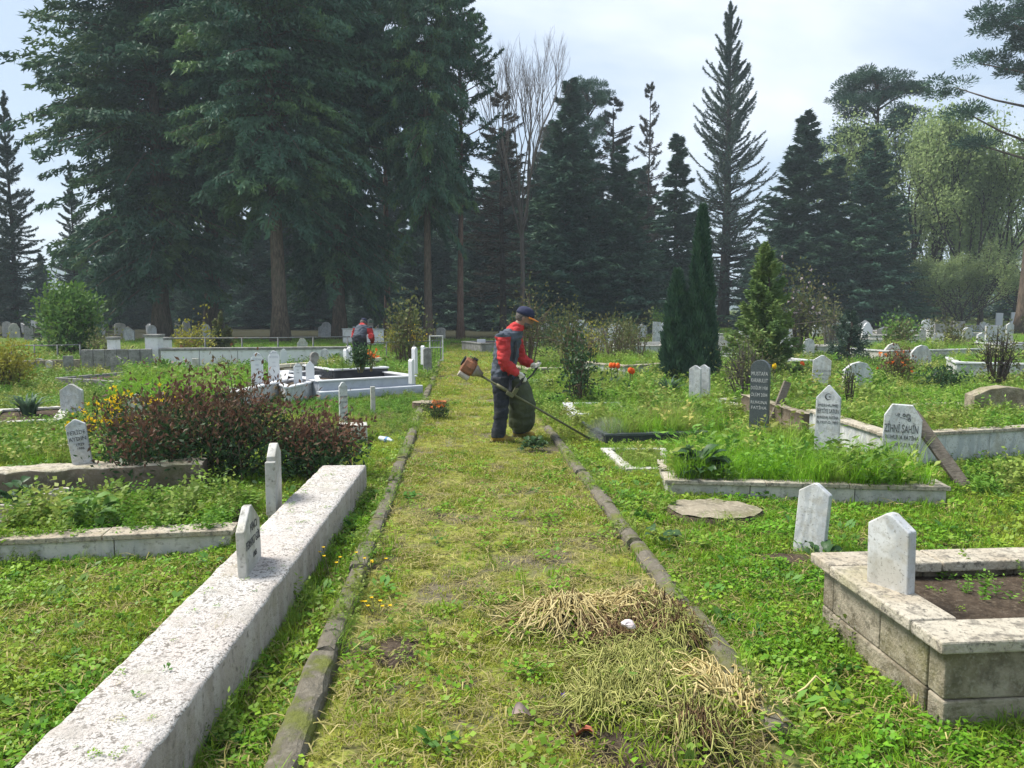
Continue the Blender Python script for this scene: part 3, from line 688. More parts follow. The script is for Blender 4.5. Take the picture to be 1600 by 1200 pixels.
def broad_leaf_plant(name, lab, loc, n, ll, lw, mat, seed, h=.25, parent=None):
    """clump of big folded leaves, each leaf its own part"""
    g = np.random.default_rng(seed)
    r = empty(name, loc) if parent is None else parent
    if parent is None: tag(r, lab, 'plant')
    base = []
    for q in range(3):
        Vs = []; b = 0; m = 5
        for k in range(m + 1):
            u = k / m; w = lw * math.sin(min(u * 1.15 + .08, 1) * math.pi) ** .8 * .5 + .002
            z = .35 * ll * math.sin(u * 2.2) * (.6 + .3 * q) - .25 * ll * u * u
            Vs += [(u * ll, -w, z + .25 * w), (u * ll, 0, z - .1 * w), (u * ll, w, z + .25 * w)]
        Qs = []
        for k in range(m):
            for s_ in range(2):
                a = k * 3 + s_; Qs.append([a, a + 1, a + 4, a + 3])
        base.append(np_mesh('leaf', np.array(Vs), np.array(Qs), [mat], tint=np.full(len(Vs), .3 + .3 * q), smooth=True))
    for i in range(n):
        a = g.uniform(0, 6.28); u = i / n
        rad = .09 * g.random() + .16 * u * ll / .2 * .6; zz = h * (1 - u) * g.uniform(.6, 1.1) + .03
        put('leaf', base[i % 3], r, (math.cos(a) * rad, math.sin(a) * rad, zz), (g.normal(0, .25), g.uniform(-.5, .3) + u * .25, a + g.normal(0, .3)), [g.uniform(.65, 1.15)] * 3)
    return r
# ------------------------------------------------------------------ stones, walls and grave borders
EXCL = []                                     # ground polygons where nothing grows
def excl(poly): EXCL.append(np.array([(p[0], p[1]) for p in poly]))

def inside_any(x, y):
    for q in EXCL:
        if q[:, 0].min() - .3 < x < q[:, 0].max() + .3 and q[:, 1].min() - .3 < y < q[:, 1].max() + .3: return True
    return False
def profile(kind, w, h):
    a = w / 2
    if kind == 'gable': return [(-a, 0), (a, 0), (a, h - .30 * w), (.06 * w, h), (-.06 * w, h), (-a, h - .30 * w)]
    if kind == 'steep': return [(-a, 0), (a, 0), (a, h - .55 * w), (0.03 * w, h), (-.03 * w, h), (-a, h - .55 * w)]
    if kind == 'oct': return [(-a, 0), (a, 0), (a, h - .42 * w), (.46 * a, h), (-.62 * a, h), (-a, h - .34 * w)]
    if kind == 'flat': return [(-a, 0), (a, 0), (a, h), (-a, h)]
    if kind == 'half': return [(-a, 0), (a, 0), (a, h - .5 * w)] + [(a * math.cos(i * math.pi / 12), h - .5 * w + .5 * w * math.sin(i * math.pi / 12)) for i in range(1, 12)] + [(-a, h - .5 * w)]
    if kind == 'arch': return [(-a, 0), (a, 0), (a, h - .32 * w)] + [(a * math.cos(i * math.pi / 10), h - .32 * w + .32 * w * math.sin(i * math.pi / 10)) for i in range(1, 10)] + [(-a, h - .32 * w)]
    if kind == 'lean_arch': return [(-a, 0), (a, 0), (a, h - .75 * w)] + [(a - 2 * a * (1 - math.cos(i * math.pi / 20)), h - .75 * w + .75 * w * math.sin(i * math.pi / 20)) for i in range(1, 11)] + [(-a, h)]
    if kind == 'ogee': return [(-a, 0), (a, 0), (a, h - .5 * w), (.72 * a, h - .34 * w), (.5 * a, h - .12 * w), (.15 * a, h), (-.15 * a, h), (-.5 * a, h - .12 * w), (-.72 * a, h - .34 * w), (-a, h - .5 * w)]
    if kind == 'low': return [(-a, 0), (a, 0), (a, h * .66), (.55 * a, h * .95), (.05 * a, h), (-.5 * a, h * .92), (-a, h * .70)]

def inscription(parent, lines, w, y, mat, squeeze=1.0):
    """lines: (text, height of the letters, z of the baseline, x offset)"""
    for tx, hgt, z, xo in lines:
        cu = bpy.data.curves.new('text', 'FONT'); cu.body = tx; cu.size = hgt * 1.37; cu.align_x = 'CENTER'; cu.extrude = .0012; cu.resolution_u = 2
        tmp = bpy.data.objects.new('text', cu); COL.objects.link(tmp)
        me = bpy.data.meshes.new_from_object(tmp.evaluated_get(bpy.context.evaluated_depsgraph_get()))
        bpy.data.objects.remove(tmp); bpy.data.curves.remove(cu)
        xs_ = [v.co.x for v in me.vertices]
        if not xs_: continue
        wd = max(xs_) - min(xs_); s = min(1.0 * squeeze, w / max(wd, 1e-6))
        for v in me.vertices: v.co.x *= s
        me.materials.clear(); me.materials.append(mat)
        put('inscription', me, parent, (xo, y - .0015, z), (R(90), 0, 0))

def motif(parent, kind, x, z, s, y, mat):
    """small carved emblem: a star in a crescent, or a rose sprig"""
    mb = MB()
    if kind == 'crescent':
        n = 14; ptsO = [(x + s * math.cos(a), z + s * math.sin(a)) for a in [R(40) + R(280) * i / n for i in range(n + 1)]]
        ptsI = [(x + .22 * s + .78 * s * math.cos(a), z + .78 * s * math.sin(a)) for a in [R(52) + R(256) * i / n for i in range(n + 1)]]
        for i in range(n):
            mb.add([(ptsO[i][0], y - .0015, ptsO[i][1]), (ptsO[i + 1][0], y - .0015, ptsO[i + 1][1]), (ptsI[i + 1][0], y - .0015, ptsI[i + 1][1]), (ptsI[i][0], y - .0015, ptsI[i][1])], [(0, 1, 2, 3)])
        st = [(x + .35 * s + (.34 if k % 2 == 0 else .14) * s * math.sin(k * math.pi / 5), z + (.34 if k % 2 == 0 else .14) * s * math.cos(k * math.pi / 5)) for k in range(10)]
        mb.add([(a, y - .0016, b) for a, b in st], [tuple(range(9, -1, -1))])
    else:
        mb.tube([(x - s, y - .001, z + .2 * s), (x - .3 * s, y - .001, z - .1 * s), (x + .4 * s, y - .001, z - .3 * s), (x + .9 * s, y - .001, z - .1 * s)], .0018, 4)
        for px_, pz_, r in ((x + .55 * s, z + .12 * s, .32 * s), (x + .05 * s, z + .2 * s, .22 * s), (x - .6 * s, z + .3 * s, .18 * s), (x + .7 * s, z - .4 * s, .22 * s)):
            k = 9; pts = [(px_ + r * (.35 + .65 * i / 20) * math.cos(i * .75), y - .001, pz_ + r * (.35 + .65 * i / 20) * math.sin(i * .75)) for i in range(21)]
            mb.tube(pts, .0016, 3)
    mb.build('emblem', mat, parent)

def stone(name, lab, loc, w, h, t, kind, mat, rz=0.0, tilt=0.0, roll=0.0, lines=None, emblem=None, group=None, cat='gravestone', ink=None, bev=.006):
    mb = MB()
    pf = profile(kind, w, h)
    pf = [(x, z - .12 if z == 0 else z) for x, z in pf]
    mb.prism(pf, -t / 2, t / 2)
    o = mb.build(name, mat, None, loc, (tilt, roll, rz), bevel=bev)
    tag(o, lab, cat, group)
    ink = ink or M['ink']
    if lines: inscription(o, lines, w * .88, -t / 2, ink)
    if emblem: motif(o, *emblem, -t / 2, ink)
    return o
def stone_px(name, lab, px, yb, yt, wpx, kind, mat, z0=0.0, t=.06, hk=1.0, **k):
    p = gp(px, yb, z0)
    return stone(name, lab, p, psize(wpx, p.y), (zat(yt, p.y) - z0) * hk, t, kind, mat, **k)

def rough_box(name, p, q, z0, z1, width, mat_top, mat_side, parent=None, step=.05, jit=.006, seed=0, drop=0.0, kind=None, ztop=None):
    """long masonry body from p to q (its right-hand edge), 'width' to the left, subdivided and uneven"""
    p, q = Vector(p), Vector(q); d = (q - p); Ln = d.length; d.normalize(); nl = Vector((-d.y, d.x, 0))
    n = max(2, int(Ln / step)); ring = []
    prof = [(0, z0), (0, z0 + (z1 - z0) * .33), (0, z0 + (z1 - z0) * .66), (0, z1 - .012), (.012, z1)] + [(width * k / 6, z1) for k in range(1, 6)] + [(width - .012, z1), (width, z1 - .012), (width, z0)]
    mb = MB(); m = len(prof); vs = []
    for i in range(n + 1):
        s = Ln * i / n
        for k, (u, z) in enumerate(prof):
            c = p + d * s + nl * u
            g = mnoise.noise((c.x * 9 + seed, c.y * 9, z * 9)) + .6 * mnoise.noise((c.x * 30 + seed, c.y * 30, z * 25))
            e = 1.8 if k in (3, 4, m - 2, m - 3) else 1.0
            vs.append((c.x + nl.x * g * jit * e, c.y + nl.y * g * jit, z + (g * jit * e if z > z0 + .02 else 0)))
    fs = []; ms = []
    for i in range(n):
        for k in range(m - 1):
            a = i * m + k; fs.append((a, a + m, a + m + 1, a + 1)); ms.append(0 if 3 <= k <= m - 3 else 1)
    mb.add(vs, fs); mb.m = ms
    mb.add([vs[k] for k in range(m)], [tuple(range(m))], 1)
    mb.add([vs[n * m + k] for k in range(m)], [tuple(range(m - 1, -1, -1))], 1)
    return mb.build(name, [mat_top, mat_side], parent, smooth=True)

def border(name, lab, P, h, th=.06, cop=None, mat='marble', copmat=None, soil=True, split=1.0, group=None, cat='grave border', z0=-.08, gap=.006, sides=(1, 1, 1, 1), bev=.005, courses=1, soilz=None, seed=1):
    """P: outer ground corners, counter-clockwise seen from above, starting front left. cop=(thickness, overhang, width)"""
    g = random.Random(seed)
    P = [Vector((p[0], p[1], 0)) for p in P]
    c0 = sum(P, Vector()) / 4
    r = empty(name, P[0]); tag(r, lab, cat, group)
    off = -P[0]
    mat = M[mat]; copmat = M[copmat] if copmat else mat
    def run(part, p, q, za, zb, w, o_out, mt, spl, trim0, trim1, jz):
        d = q - p; Ln = d.length; d.normalize(); nl = Vector((-d.y, d.x, 0))
        ang = math.atan2(d.y, d.x)
        a0, a1 = trim0, Ln - trim1
        k = max(1, round((a1 - a0) / spl)); cuts = [a0 + (a1 - a0) * i / k + (g.uniform(-.1, .1) * spl if 0 < i < k else 0) for i in range(k + 1)]
        for i in range(k):
            l = cuts[i + 1] - cuts[i] - gap
            mid = p + d * ((cuts[i] + cuts[i + 1]) / 2) + nl * (w / 2 - o_out)
            mb = MB(); mb.box((0, 0, 0), (l, w, zb - za))
            mb.build(part, mt, r, mid + off + Vector((0, 0, (za + zb) / 2 + g.uniform(-jz, jz))), (g.uniform(-.006, .006), g.uniform(-.004, .004), ang + g.uniform(-.004, .004)), bevel=bev)
    ct = cop[0] if cop else 0
    for s in range(4):
        if not sides[s]: continue
        p, q = P[s], P[(s + 1) % 4]; trim = th + .003 if s % 2 else 0
        for cidx in range(courses):
            za = z0 + (h - ct - z0) * cidx / courses; zb = z0 + (h - ct - z0) * (cidx + 1) / courses - (.004 if courses > 1 else 0)
            run('side_slab', p, q, za, zb, th, .004 * (courses - 1 - cidx), mat, split * (1 if cidx % 2 == 0 else .8), trim, trim, .001)
        if cop:
            tr = (cop[2] - cop[1] + .003) if s % 2 else -cop[1]
            run('coping', p, q, h - ct + .002, h + .002, cop[2], cop[1], copmat, split * 1.1, tr, tr, .002)
    if soil:
        mb = MB(); sz = (h - .05 if soilz is None else soilz)
        n = 8; pts = [c0 + (p - c0) * (1 - (th * .9) / max((p - c0).length, .1)) for p in P]
        vs = []
        for j in range(n + 1):
            for i in range(n + 1):
                u, v = i / n, j / n
                q = pts[0] * (1 - u) * (1 - v) + pts[1] * u * (1 - v) + pts[2] * u * v + pts[3] * (1 - u) * v
                vs.append((q.x + off.x, q.y + off.y, sz + .03 * math.sin(u * 3.14) * math.sin(v * 3.14) + .02 * mnoise.noise((q.x * 5, q.y * 5, 0))))
        mb.add(vs, [(j * (n + 1) + i, j * (n + 1) + i + 1, (j + 1) * (n + 1) + i + 1, (j + 1) * (n + 1) + i) for j in range(n) for i in range(n)])
        mb.build('soil', M['soil'], r, smooth=True)
    excl(P)
    return r
def rect(p, q, depth):
    """ground rectangle: front edge p to q, extending away by depth"""
    p, q = Vector(p), Vector(q); d = (q - p).normalized(); nl = Vector((-d.y, d.x, 0))
    return [p, q, q + nl * depth, p + nl * depth]

# --- kerbs along the path: every stone by itself
def kerb(lab, pts, w, h, seed, side):
    g = random.Random(seed)
    r = empty('kerb'); tag(r, kind='structure')
    P = [Vector((p[0], p[1], 0)) for p in pts]
    total = (P[1] - P[0]).length; d = (P[1] - P[0]).normalized(); nl = Vector((-d.y, d.x, 0))
    s = 0
    while s < total:
        l = g.uniform(.85, 1.35); c = P[0] + d * (s + l / 2) + nl * g.uniform(-.008, .008)
        n = max(3, int(l / .07)); hh = h + g.uniform(-.008, .010); ww = w * g.uniform(.9, 1.1)
        mb = MB(); vs = []
        prof = [(-ww / 2, -.12), (-ww / 2, hh * .55), (-ww / 2 + .012, hh - .008), (-ww / 2 + .03, hh), (0, hh + .002), (ww / 2 - .03, hh), (ww / 2 - .012, hh - .008), (ww / 2, hh * .55), (ww / 2, -.12)]
        m = len(prof); sd_ = g.random() * 50
        for i in range(n + 1):
            for k, (u, z) in enumerate(prof):
                x = (i / n - .5) * (l - .012)
                q = mnoise.noise((x * 7 + sd_, u * 14, z * 14)) + .7 * mnoise.noise((x * 22 + sd_, u * 30, z * 30))
                vs.append((x - (.014 * (1 if i == n else -1) if i in (0, n) and z > hh * .9 else 0), u + q * .009, z + (q * .010 if z > 0 else 0)))
        fs = [(i * m + k, (i + 1) * m + k, (i + 1) * m + k + 1, i * m + k + 1) for i in range(n) for k in range(m - 1)]
        fs += [tuple(range(m)), tuple(n * m + k for k in range(m - 1, -1, -1))]
        mb.add(vs, fs)
        mb.build('kerb_stone', M['kerb'], r, c, (g.uniform(-.04, .04), g.uniform(-.005, .005), math.atan2(d.y, d.x) + g.uniform(-.012, .012)), smooth=False)
        s += l + g.uniform(.002, .012)
    excl([P[0] - nl * w * .22, P[1] - nl * w * .22, P[1] + nl * w * .22, P[0] + nl * w * .22])
    return r
kerb('left', (KL - PDIR * 1.2, KL + PDIR * 19.5), .115, .06, 3, 1)
KR0 = gp(1150, 1060)
kerb('right', (KR0 - PDIR * .5, gp(868, 688)), .11, .06, 5, -1)

# --- the long low wall on the left, with stones standing on it
wa = gp(444, 900, .24); wb = gp(569, 732, .24); wd = (wb - wa).normalized()
w0 = wa - wd * 2.6; w1 = wb + wd * .12
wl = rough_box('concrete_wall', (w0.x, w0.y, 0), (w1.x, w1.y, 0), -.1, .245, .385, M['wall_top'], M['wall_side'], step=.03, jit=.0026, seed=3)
tag(wl, 'long low concrete wall with a pitted white top leading in from the foreground', 'wall')
nl = Vector((-wd.y, wd.x, 0))
excl([w0, w1, w1 + nl * .39, w0 + nl * .39])
p = gp(391, 886, .245); rzw = math.atan2(wd.y, wd.x)
stone('gravestone', 'white gravestone with hand-scratched letters standing on the long low wall', p, .34, .33, .045, 'gable', M['marble_dirty'], rz=rzw + .06, tilt=-.03, roll=.03,
      lines=[('HACI', .045, .20, .02), ('FERHAT GÜL', .045, .125, 0), ('1975', .03, .055, .02)], ink=M['ink'])
p = gp(430, 786, .2)
o = stone('gravestone', 'blank chipped white gravestone at the wall edge against the reddish bush', p, .26, .44, .06, 'gable', M['marble_dirty'], rz=rzw + .1, roll=.02)
mb = MB(); mb.box((-.145, 0, .14), (.06, .07, .38)); mb.build('side_post', M['marble_dirty'], o, bevel=.006)

# --- left plots
a, b = gp(-60, 884), gp(362, 863)
border('grave_border', 'low marble grave border with a chipped pale coping left of the long wall', rect(a, b, 1.25), .155, .07, (.035, .02, .20), 'marble_dirty', 'lichen', split=.95, sides=(1, 0, 0, 1), soilz=.11, seed=2)
a = gp(-80, 792); b = gp(318, 772)
pr = rect(a, b, .26)
rb = rough_box('stone_ledge', (a.x, a.y, 0), (b.x, b.y, 0), -.1, .27, .30, M['lichen'], M['concrete_brown'], step=.06, jit=.012, seed=9)
tag(rb, 'crumbling dark-fronted ledge behind the ferns on the left', 'ledge'); excl(pr)
p = gp(130, 726, .26)
stone('gravestone', 'cracked white gravestone leaning on the crumbling ledge below yellow flowers', p, .155, .40, .05, 'steep' if False else 'gable', M['marble'], rz=.35, tilt=-.05, roll=-.13,
      lines=[('FERİDE', .035, .27, .0), ('AYDIN', .035, .215, .0), ('1929', .026, .17, .01), ('1996', .022, .135, .01)])
a, b = gp(-30, 738, .0), gp(200, 726, .0)
rb = rough_box('concrete_edge', (a.x, a.y + .7, 0), (b.x, b.y + .7, 0), -.1, .12, .12, M['lichen'], M['concrete_brown'], step=.08, jit=.01, seed=19)
tag(rb, 'weathered low concrete edge behind the leaning cracked gravestone', 'edge')
a, b = gp(-40, 680), gp(97, 672)
border('grave_border', 'low pale border in front of the blue-green iris clump', rect(a, b, 1.6), .15, .07, (.03, .015, .13), 'marble_dirty', 'marble_dirty', split=1.1, soilz=.1, seed=4)
stone_px('gravestone', 'white pointed gravestone with a scratched emblem beside the iris clump', 114, 652, 600, 33, 'gable', M['marble'], z0=.05, t=.07, rz=.1, emblem=('rose', .03, .12, .05))
stone_px('gravestone', 'small grey weathered gravestone left of the yellow wallflowers', 183, 628, 596, 17, 'flat', M['stone_grey'], rz=.2)
stone_px('gravestone', 'round-topped bluish gravestone behind the yellow wallflowers', 216, 622, 590, 24, 'arch', M['marble_grey'], rz=.1)
stone_px('gravestone', 'mottled pale stone poking out of the reddish bush', 214, 668, 615, 30, 'low', M['marble_dirty'], z0=.1, rz=.2)
a, b = gp(178, 613), gp(300, 600)
border('grave_border', 'low grey border filled with grass behind the wallflowers', rect(a, b, 1.8), .22, .08, None, 'stone_grey', soilz=.16, seed=6)

# white plots in the left middle
a, b = gp(372, 645), gp(448, 622); c = gp(498, 610)
border('grave_border', 'white marble border under the two tallest white gravestones', [a, b, b + Vector((-.6, 2.2, 0)), a + Vector((-1.6, 2.2, 0))], .34, .08, (.03, .02, .14), 'marble', 'marble_clean', soilz=.26, seed=7)
a2, b2 = gp(452, 632), gp(500, 618)
border('grave_border', 'small white marble border under the two short white gravestones', [a2, b2, b2 + Vector((-.3, 1.0, 0)), a2 + Vector((-.6, 1.0, 0))], .30, .07, (.03, .02, .12), 'marble', 'marble_clean', soilz=.24, seed=8)
tx = lambda k=1.0: [('ŞÜKRÜ' , .035 * k, .62 * k, 0), ('AYDIN', .035 * k, .54 * k, 0), ('1931', .025 * k, .45 * k, 0), ('1998', .025 * k, .38 * k, 0)]
stone_px('gravestone', 'tall rounded white gravestone, left one of the tall pair behind the reddish bush', 403, 612, 551, 18, 'ogee', M['marble_clean'], z0=.2, rz=.25, lines=tx(), ink=M['marble_grey'])
stone_px('gravestone', 'tall rounded white gravestone, right one of the tall pair behind the reddish bush', 429, 606, 548, 17, 'ogee', M['marble_clean'], z0=.2, rz=.25, lines=tx(), ink=M['marble_grey'])
stone_px('gravestone', 'short white gravestone with printed lines in front of the cream bricks', 466, 606, 567, 13, 'ogee', M['marble_clean'], z0=.2, rz=.25, lines=tx(.7))
stone_px('gravestone', 'short white pointed gravestone right beside a dark one before the cream bricks', 485, 602, 564, 13, 'steep', M['marble_clean'], z0=.22, rz=.2)
stone_px('gravestone', 'dark round-topped gravestone tucked behind a short white one', 492, 600, 550, 13, 'half', M['stone_grey'], z0=.05, rz=.6, t=.09)
stone_px('gravestone', 'small white gravestone before the whitewashed wall, behind the tall pair', 444, 584, 545, 9, 'ogee', M['marble_clean'], rz=.2)
# large two-step tomb by the path
a, b = gp(499, 624), gp(650, 613)
nlt = Vector((-(b - a).normalized().y, (b - a).normalized().x, 0))
border('marble_tomb', 'long bluish-white two-step marble tomb beside the path', rect(a, b, 2.3), .335, .09, (.025, .025, .16), 'marble_grey', 'marble_clean', soilz=.20, split=2.2, seed=9)
tb = rough_box('tomb_step', (a - nlt * .16 - (b - a).normalized() * .06).to_tuple(), (b - nlt * .16 + (b - a).normalized() * .06).to_tuple(), -.08, .15, .155, M['marble_clean'], M['marble_grey'], step=.4, jit=.001)
tag(tb, 'low white marble step along the front of the bluish-white tomb', 'step')
a3, b3 = a + nlt * 1.15, b + nlt * 1.15
a3 = a3 + (b3 - a3).normalized() * ((xat(527, a3.y) - a3.x) * 1.0)
border('marble_tomb', 'raised tomb with a black inner face full of green plants, behind the two-step tomb', rect(a3, b3, 1.6), .43, .08, (.03, .02, .12), 'black_marble', 'marble_clean', soilz=.39, split=1.9, seed=10)
def post_px(lab, px, yb, yt, wpx, z0, kind='ogee', mat='marble_clean', **k):
    return stone_px('gravestone', lab, px, yb, yt, wpx, kind, M[mat], z0=z0, t=.10, **k)
post_px('slim white marker on the near right corner of the two-step tomb', 643, 590, 561, 6, .335, rz=.9)
post_px('slim white marker on the back right corner of the two-step tomb', 648, 575, 542, 6, .42, rz=.9)
post_px('thin white marker by the iron gate', 661, 562, 540, 4, .4, rz=.9)
post_px('narrow white marker left of the dark rose bush, taller of two', 547, 575, 542, 5, .40, rz=.9)
post_px('narrow white marker left of the dark rose bush, shorter of two', 541, 575, 545, 5, .40, rz=.9)
stone_px('gravestone', 'slim white gravestone with dark letters rising behind the end of the reddish bush', 537, 660, 597, 13, 'ogee', M['marble'], t=.05, rz=.45, lines=[('HASAN', .03, .36, 0), ('YILDIZ', .03, .28, 0), ('1941', .028, .20, 0), ('2002', .028, .13, 0)])
mb = MB(); mb.box((0, 0, .05), (.34, .26, .34)); o = mb.build('marble_block', M['marble_dirty'], None, gp(552, 690), (0, 0, .2), bevel=.01); tag(o, 'whitish marble block half hidden by the right end of the reddish bush', 'block')
stone_px('marker_post', 'lone short white marker post in the cut grass before the two-step tomb', 583, 644, 604, 7, 'flat', M['marble_dirty'], t=.07, rz=.3, cat='post')
# cream brick border
p0 = gp(437, 604); p1 = gp(604, 588); pd = (p1 - p0).normalized(); Lb = (p1 - p0).length
bw = empty('brick_border', p0, math.atan2(pd.y, pd.x)); tag(bw, 'low stepped border of cream bricks behind the short white gravestones', 'brick border')
mb = MB(); mb.box((Lb / 2, .30, .2), (Lb, .16, .42)); mb.build('core', M['mortar'], bw)
bl = (Lb - .02) / 8; mb = MB(); mb.box((0, 0, 0), (bl - .03, .12, .068)); bme = mb.mesh('brick', M['brick_cream'])
for row in range(5):
    for k in range(8 if row % 2 == 0 else 7):
        o = put('brick', bme, bw, (bl * (k + .5 + (.5 if row % 2 else 0)), .17 + .0 * row + random.uniform(-.01, .01), .05 + row * .092), (0, 0, random.uniform(-.03, .03)))
excl([p0, p1, p1 + Vector((0, .4, 0)), p0 + Vector((0, .4, 0))])

# whitewashed wall with its railing
def long_wall(name, lab, px0, px1, yb0, yb1, zt, th, mat, n_slab, copm=None, depth=None):
    a, b = gp(px0, yb0), gp(px1, yb1); d = (b - a).normalized(); Ln = (b - a).length; r = empty(name, a, math.atan2(d.y, d.x)); tag(r, lab, 'wall')
    for i in range(n_slab):
        mb = MB(); mb.box((0, 0, 0), (Ln / n_slab - .01, th, zt + .1)); mb.build('panel', mat, r, (Ln * (i + .5) / n_slab, th / 2 + random.uniform(-.01, .01), (zt - .1) / 2), bevel=.008)
    if copm:
        mb = MB(); mb.box((0, 0, 0), (Ln + .06, th + .08, .06)); mb.build('coping', copm, r, (Ln / 2, th / 2, zt + .032), bevel=.008)
    return a, d, Ln
la, ld, ll_ = long_wall('wall', 'long whitewashed wall under the railing in front of the grove', 252, 545, 581, 577, .55, .18, M['paint_white'], 5, M['stone_grey'])
long_wall('wall', 'grey weathered panelled wall left of the whitewashed one', 128, 238, 584, 582, .60, .15, M['stone_grey'], 6)
long_wall('wall', 'low grey wall behind the round green shrub on the far left', -20, 126, 588, 584, .36, .15, M['concrete'], 4)
def rail(lab, px0, px1, yb0, yb1, zr, n):
    a, b = gp(px0, yb0), gp(px1, yb1); d = (b - a).normalized(); Ln = (b - a).length; r = empty('railing', a, math.atan2(d.y, d.x)); tag(r, lab, 'railing')
    mb = MB(); mb.tube([(0, 0, zr), (Ln / 2, 0, zr - .015), (Ln, 0, zr)], .02, 6); mb.build('rail', M['iron'], r, smooth=True)
    for i in range(n):
        mb = MB(); mb.tube([(0, 0, -.1), (0, 0, zr)], .022, 6); mb.build('post', M['iron'], r, (Ln * (i + .02) / (n - 1) * .98, 0, 0), smooth=True)
rail('thin grey pipe railing running above the whitewashed wall', 262, 548, 573, 568, .80, 6)
rail('thin pipe railing behind the bent worker, ending at the iron gate', 558, 690, 568, 562, .62, 4)
rail('thin pipe railing beside the round green shrub on the far left', 18, 128, 573, 571, .60, 4)
for i, (px, yb, w_, h_, lab) in enumerate([(243, 580, 20, .95, 'white square pier where the grey wall meets the whitewashed one'), (262, 577, 12, .85, 'narrow white pier just right of the white square pier'), (180, 582, 14, .9, 'small whitish pier rising behind the grey panelled wall')]):
    p = gp(px, yb); w = psize(w_, p.y); pr_ = empty('pier', p); tag(pr_, lab, 'pier')
    mb = MB(); mb.box((0, 0, h_ / 2 - .1), (w, w, h_ + .1)); mb.build('shaft', M['paint_white'], pr_, bevel=.01)
    mb = MB(); mb.box((0, 0, h_ - .02), (w * 1.2, w * 1.2, .07)); mb.build('cap', M['stone_grey'], pr_, bevel=.01)
# iron gate and grey post by the path
p = gp(668, 588); q = MB(); q.prism(profile('arch', .2, zat(543, p.y)), -.08, .08)
tag(q.build('stone_post', M['stone_grey'], None, p, (0, 0, .2), bevel=.01), 'thick grey stone post at the left edge of the path', 'post')
p = gp(682, 566); ph = zat(524, p.y); gt = empty('iron_gate', p, .15); tag(gt, 'small white iron gate standing open at the left edge of the path', 'gate')
gw = psize(20, p.y)
mb = MB()
for x in (-gw / 2, gw / 2): mb.tube([(x, 0, -.05), (x, 0, ph)], .022, 6)
for z in (.06, ph * .55, ph - .02): mb.tube([(-gw / 2, 0, z), (gw / 2, 0, z)], .018, 6)
mb.build('frame', M['iron_white'], gt)
for i in range(4):
    mb = MB(); mb.tube([(0, 0, .06), (0, 0, ph - .02)], .008, 5); mb.build('bar', M['iron'], gt, (-gw / 2 + gw * (i + 1) / 5, 0, 0))
# far-left grey stones
for i, (px, yb, yt, w_, kd, mt, lab) in enumerate([
        (62, 585, 560, 14, 'arch', 'stone_grey', 'grey rounded gravestone near the yellow shrub on the far left'), (78, 586, 563, 9, 'gable', 'marble_dirty', 'pale narrow gravestone beside the grey rounded one on the far left'),
        (108, 588, 556, 14, 'flat', 'stone_grey', 'grey flat-topped gravestone below the round green shrub'), (183, 592, 556, 15, 'gable', 'stone_grey', 'dark grey pointed gravestone before the grey panelled wall'),
        (290, 594, 562, 14, 'arch', 'marble_dirty', 'stained white gravestone before the whitewashed wall, leftmost there'), (306, 586, 560, 9, 'flat', 'marble_dirty', 'small stained slab next to the stained white gravestone'),
        (508, 588, 545, 12, 'half', 'marble', 'white round-topped gravestone left of the green iris blades'), (473, 560, 528, 16, 'ogee', 'marble_dirty', 'ornate pale headstone crossing the railing behind the cream bricks'),
        (545, 566, 540, 7, 'flat', 'marble_clean', 'white marker at the end of the whitewashed wall')]):
    stone_px('gravestone', lab, px, yb, yt, w_, kd, M[mt], t=.09, rz=.15 + .1 * (i % 3))

# --- right side
a, b = gp(1478, 1142), gp(1478, 1142) + Vector((1.8, .14, 0))
Pq = rect(a + Vector((-.02, 0, 0)), b, .96)
border('grave_planter', 'raised concrete grave planter with a broad weathered coping in the near right corner', Pq, .375, .10, (.05, .05, .20), 'concrete', 'lichen', soilz=.285, split=.62, courses=2, bev=.008, seed=12)
p = gp(1391, 917, .377)
stone('gravestone', 'small blank white gravestone standing on the planter coping in the near right corner', p, .20, .335, .055, 'gable', M['marble'], rz=R(-62), tilt=.03, roll=.0)
p = gp(1264, 866)
stone('gravestone', 'blank white gravestone leaning alone in the grass right of the flat stump', p, .20, .475, .055, 'gable', M['marble'], rz=R(-42), tilt=-.05, roll=.05)
def stump(lab, c, rx, ry, h, seed):
    r = empty('tree_stump', c); tag(r, lab, 'tree stump')
    n = 40; g = [1 + .09 * mnoise.noise((math.cos(6.283 * k / n) * 2 + seed, math.sin(6.283 * k / n) * 2, 0)) + .03 * mnoise.noise((k * .9, seed, 0)) for k in range(n)]
    mb = MB(); vs = []
    for z, s in ((-.1, 1.08), (h * .4, 1.03), (h - .012, 1.0)):
        vs += [(rx * s * g[k] * math.cos(6.283 * k / n), ry * s * g[k] * math.sin(6.283 * k / n), z) for k in range(n)]
    mb.add(vs, [(j * n + k, j * n + (k + 1) % n, (j + 1) * n + (k + 1) % n, (j + 1) * n + k) for j in range(2) for k in range(n)])
    mb.build('bark', M['bark'], r, smooth=True)
    mb = MB(); vs = []
    for s in (.995, .7, .4, .12):
        vs += [(rx * s * g[k] * math.cos(6.283 * k / n), ry * s * g[k] * math.sin(6.283 * k / n), h - .008 + .012 * mnoise.noise((s * 5 * math.cos(6.283 * k / n), s * 5 * math.sin(6.283 * k / n), seed)) + .004) for k in range(n)]
    mb.add(vs, [(j * n + k, j * n + (k + 1) % n, (j + 1) * n + (k + 1) % n, (j + 1) * n + k) for j in range(3) for k in range(n)] + [tuple(3 * n + k for k in range(n))])
    mb.build('cut_face', M['wood_cut'], r, smooth=True)
    excl([(c[0] + rx * 1.05 * math.cos(t_), c[1] + ry * 1.05 * math.sin(t_)) for t_ in [k * .785 for k in range(8)]])
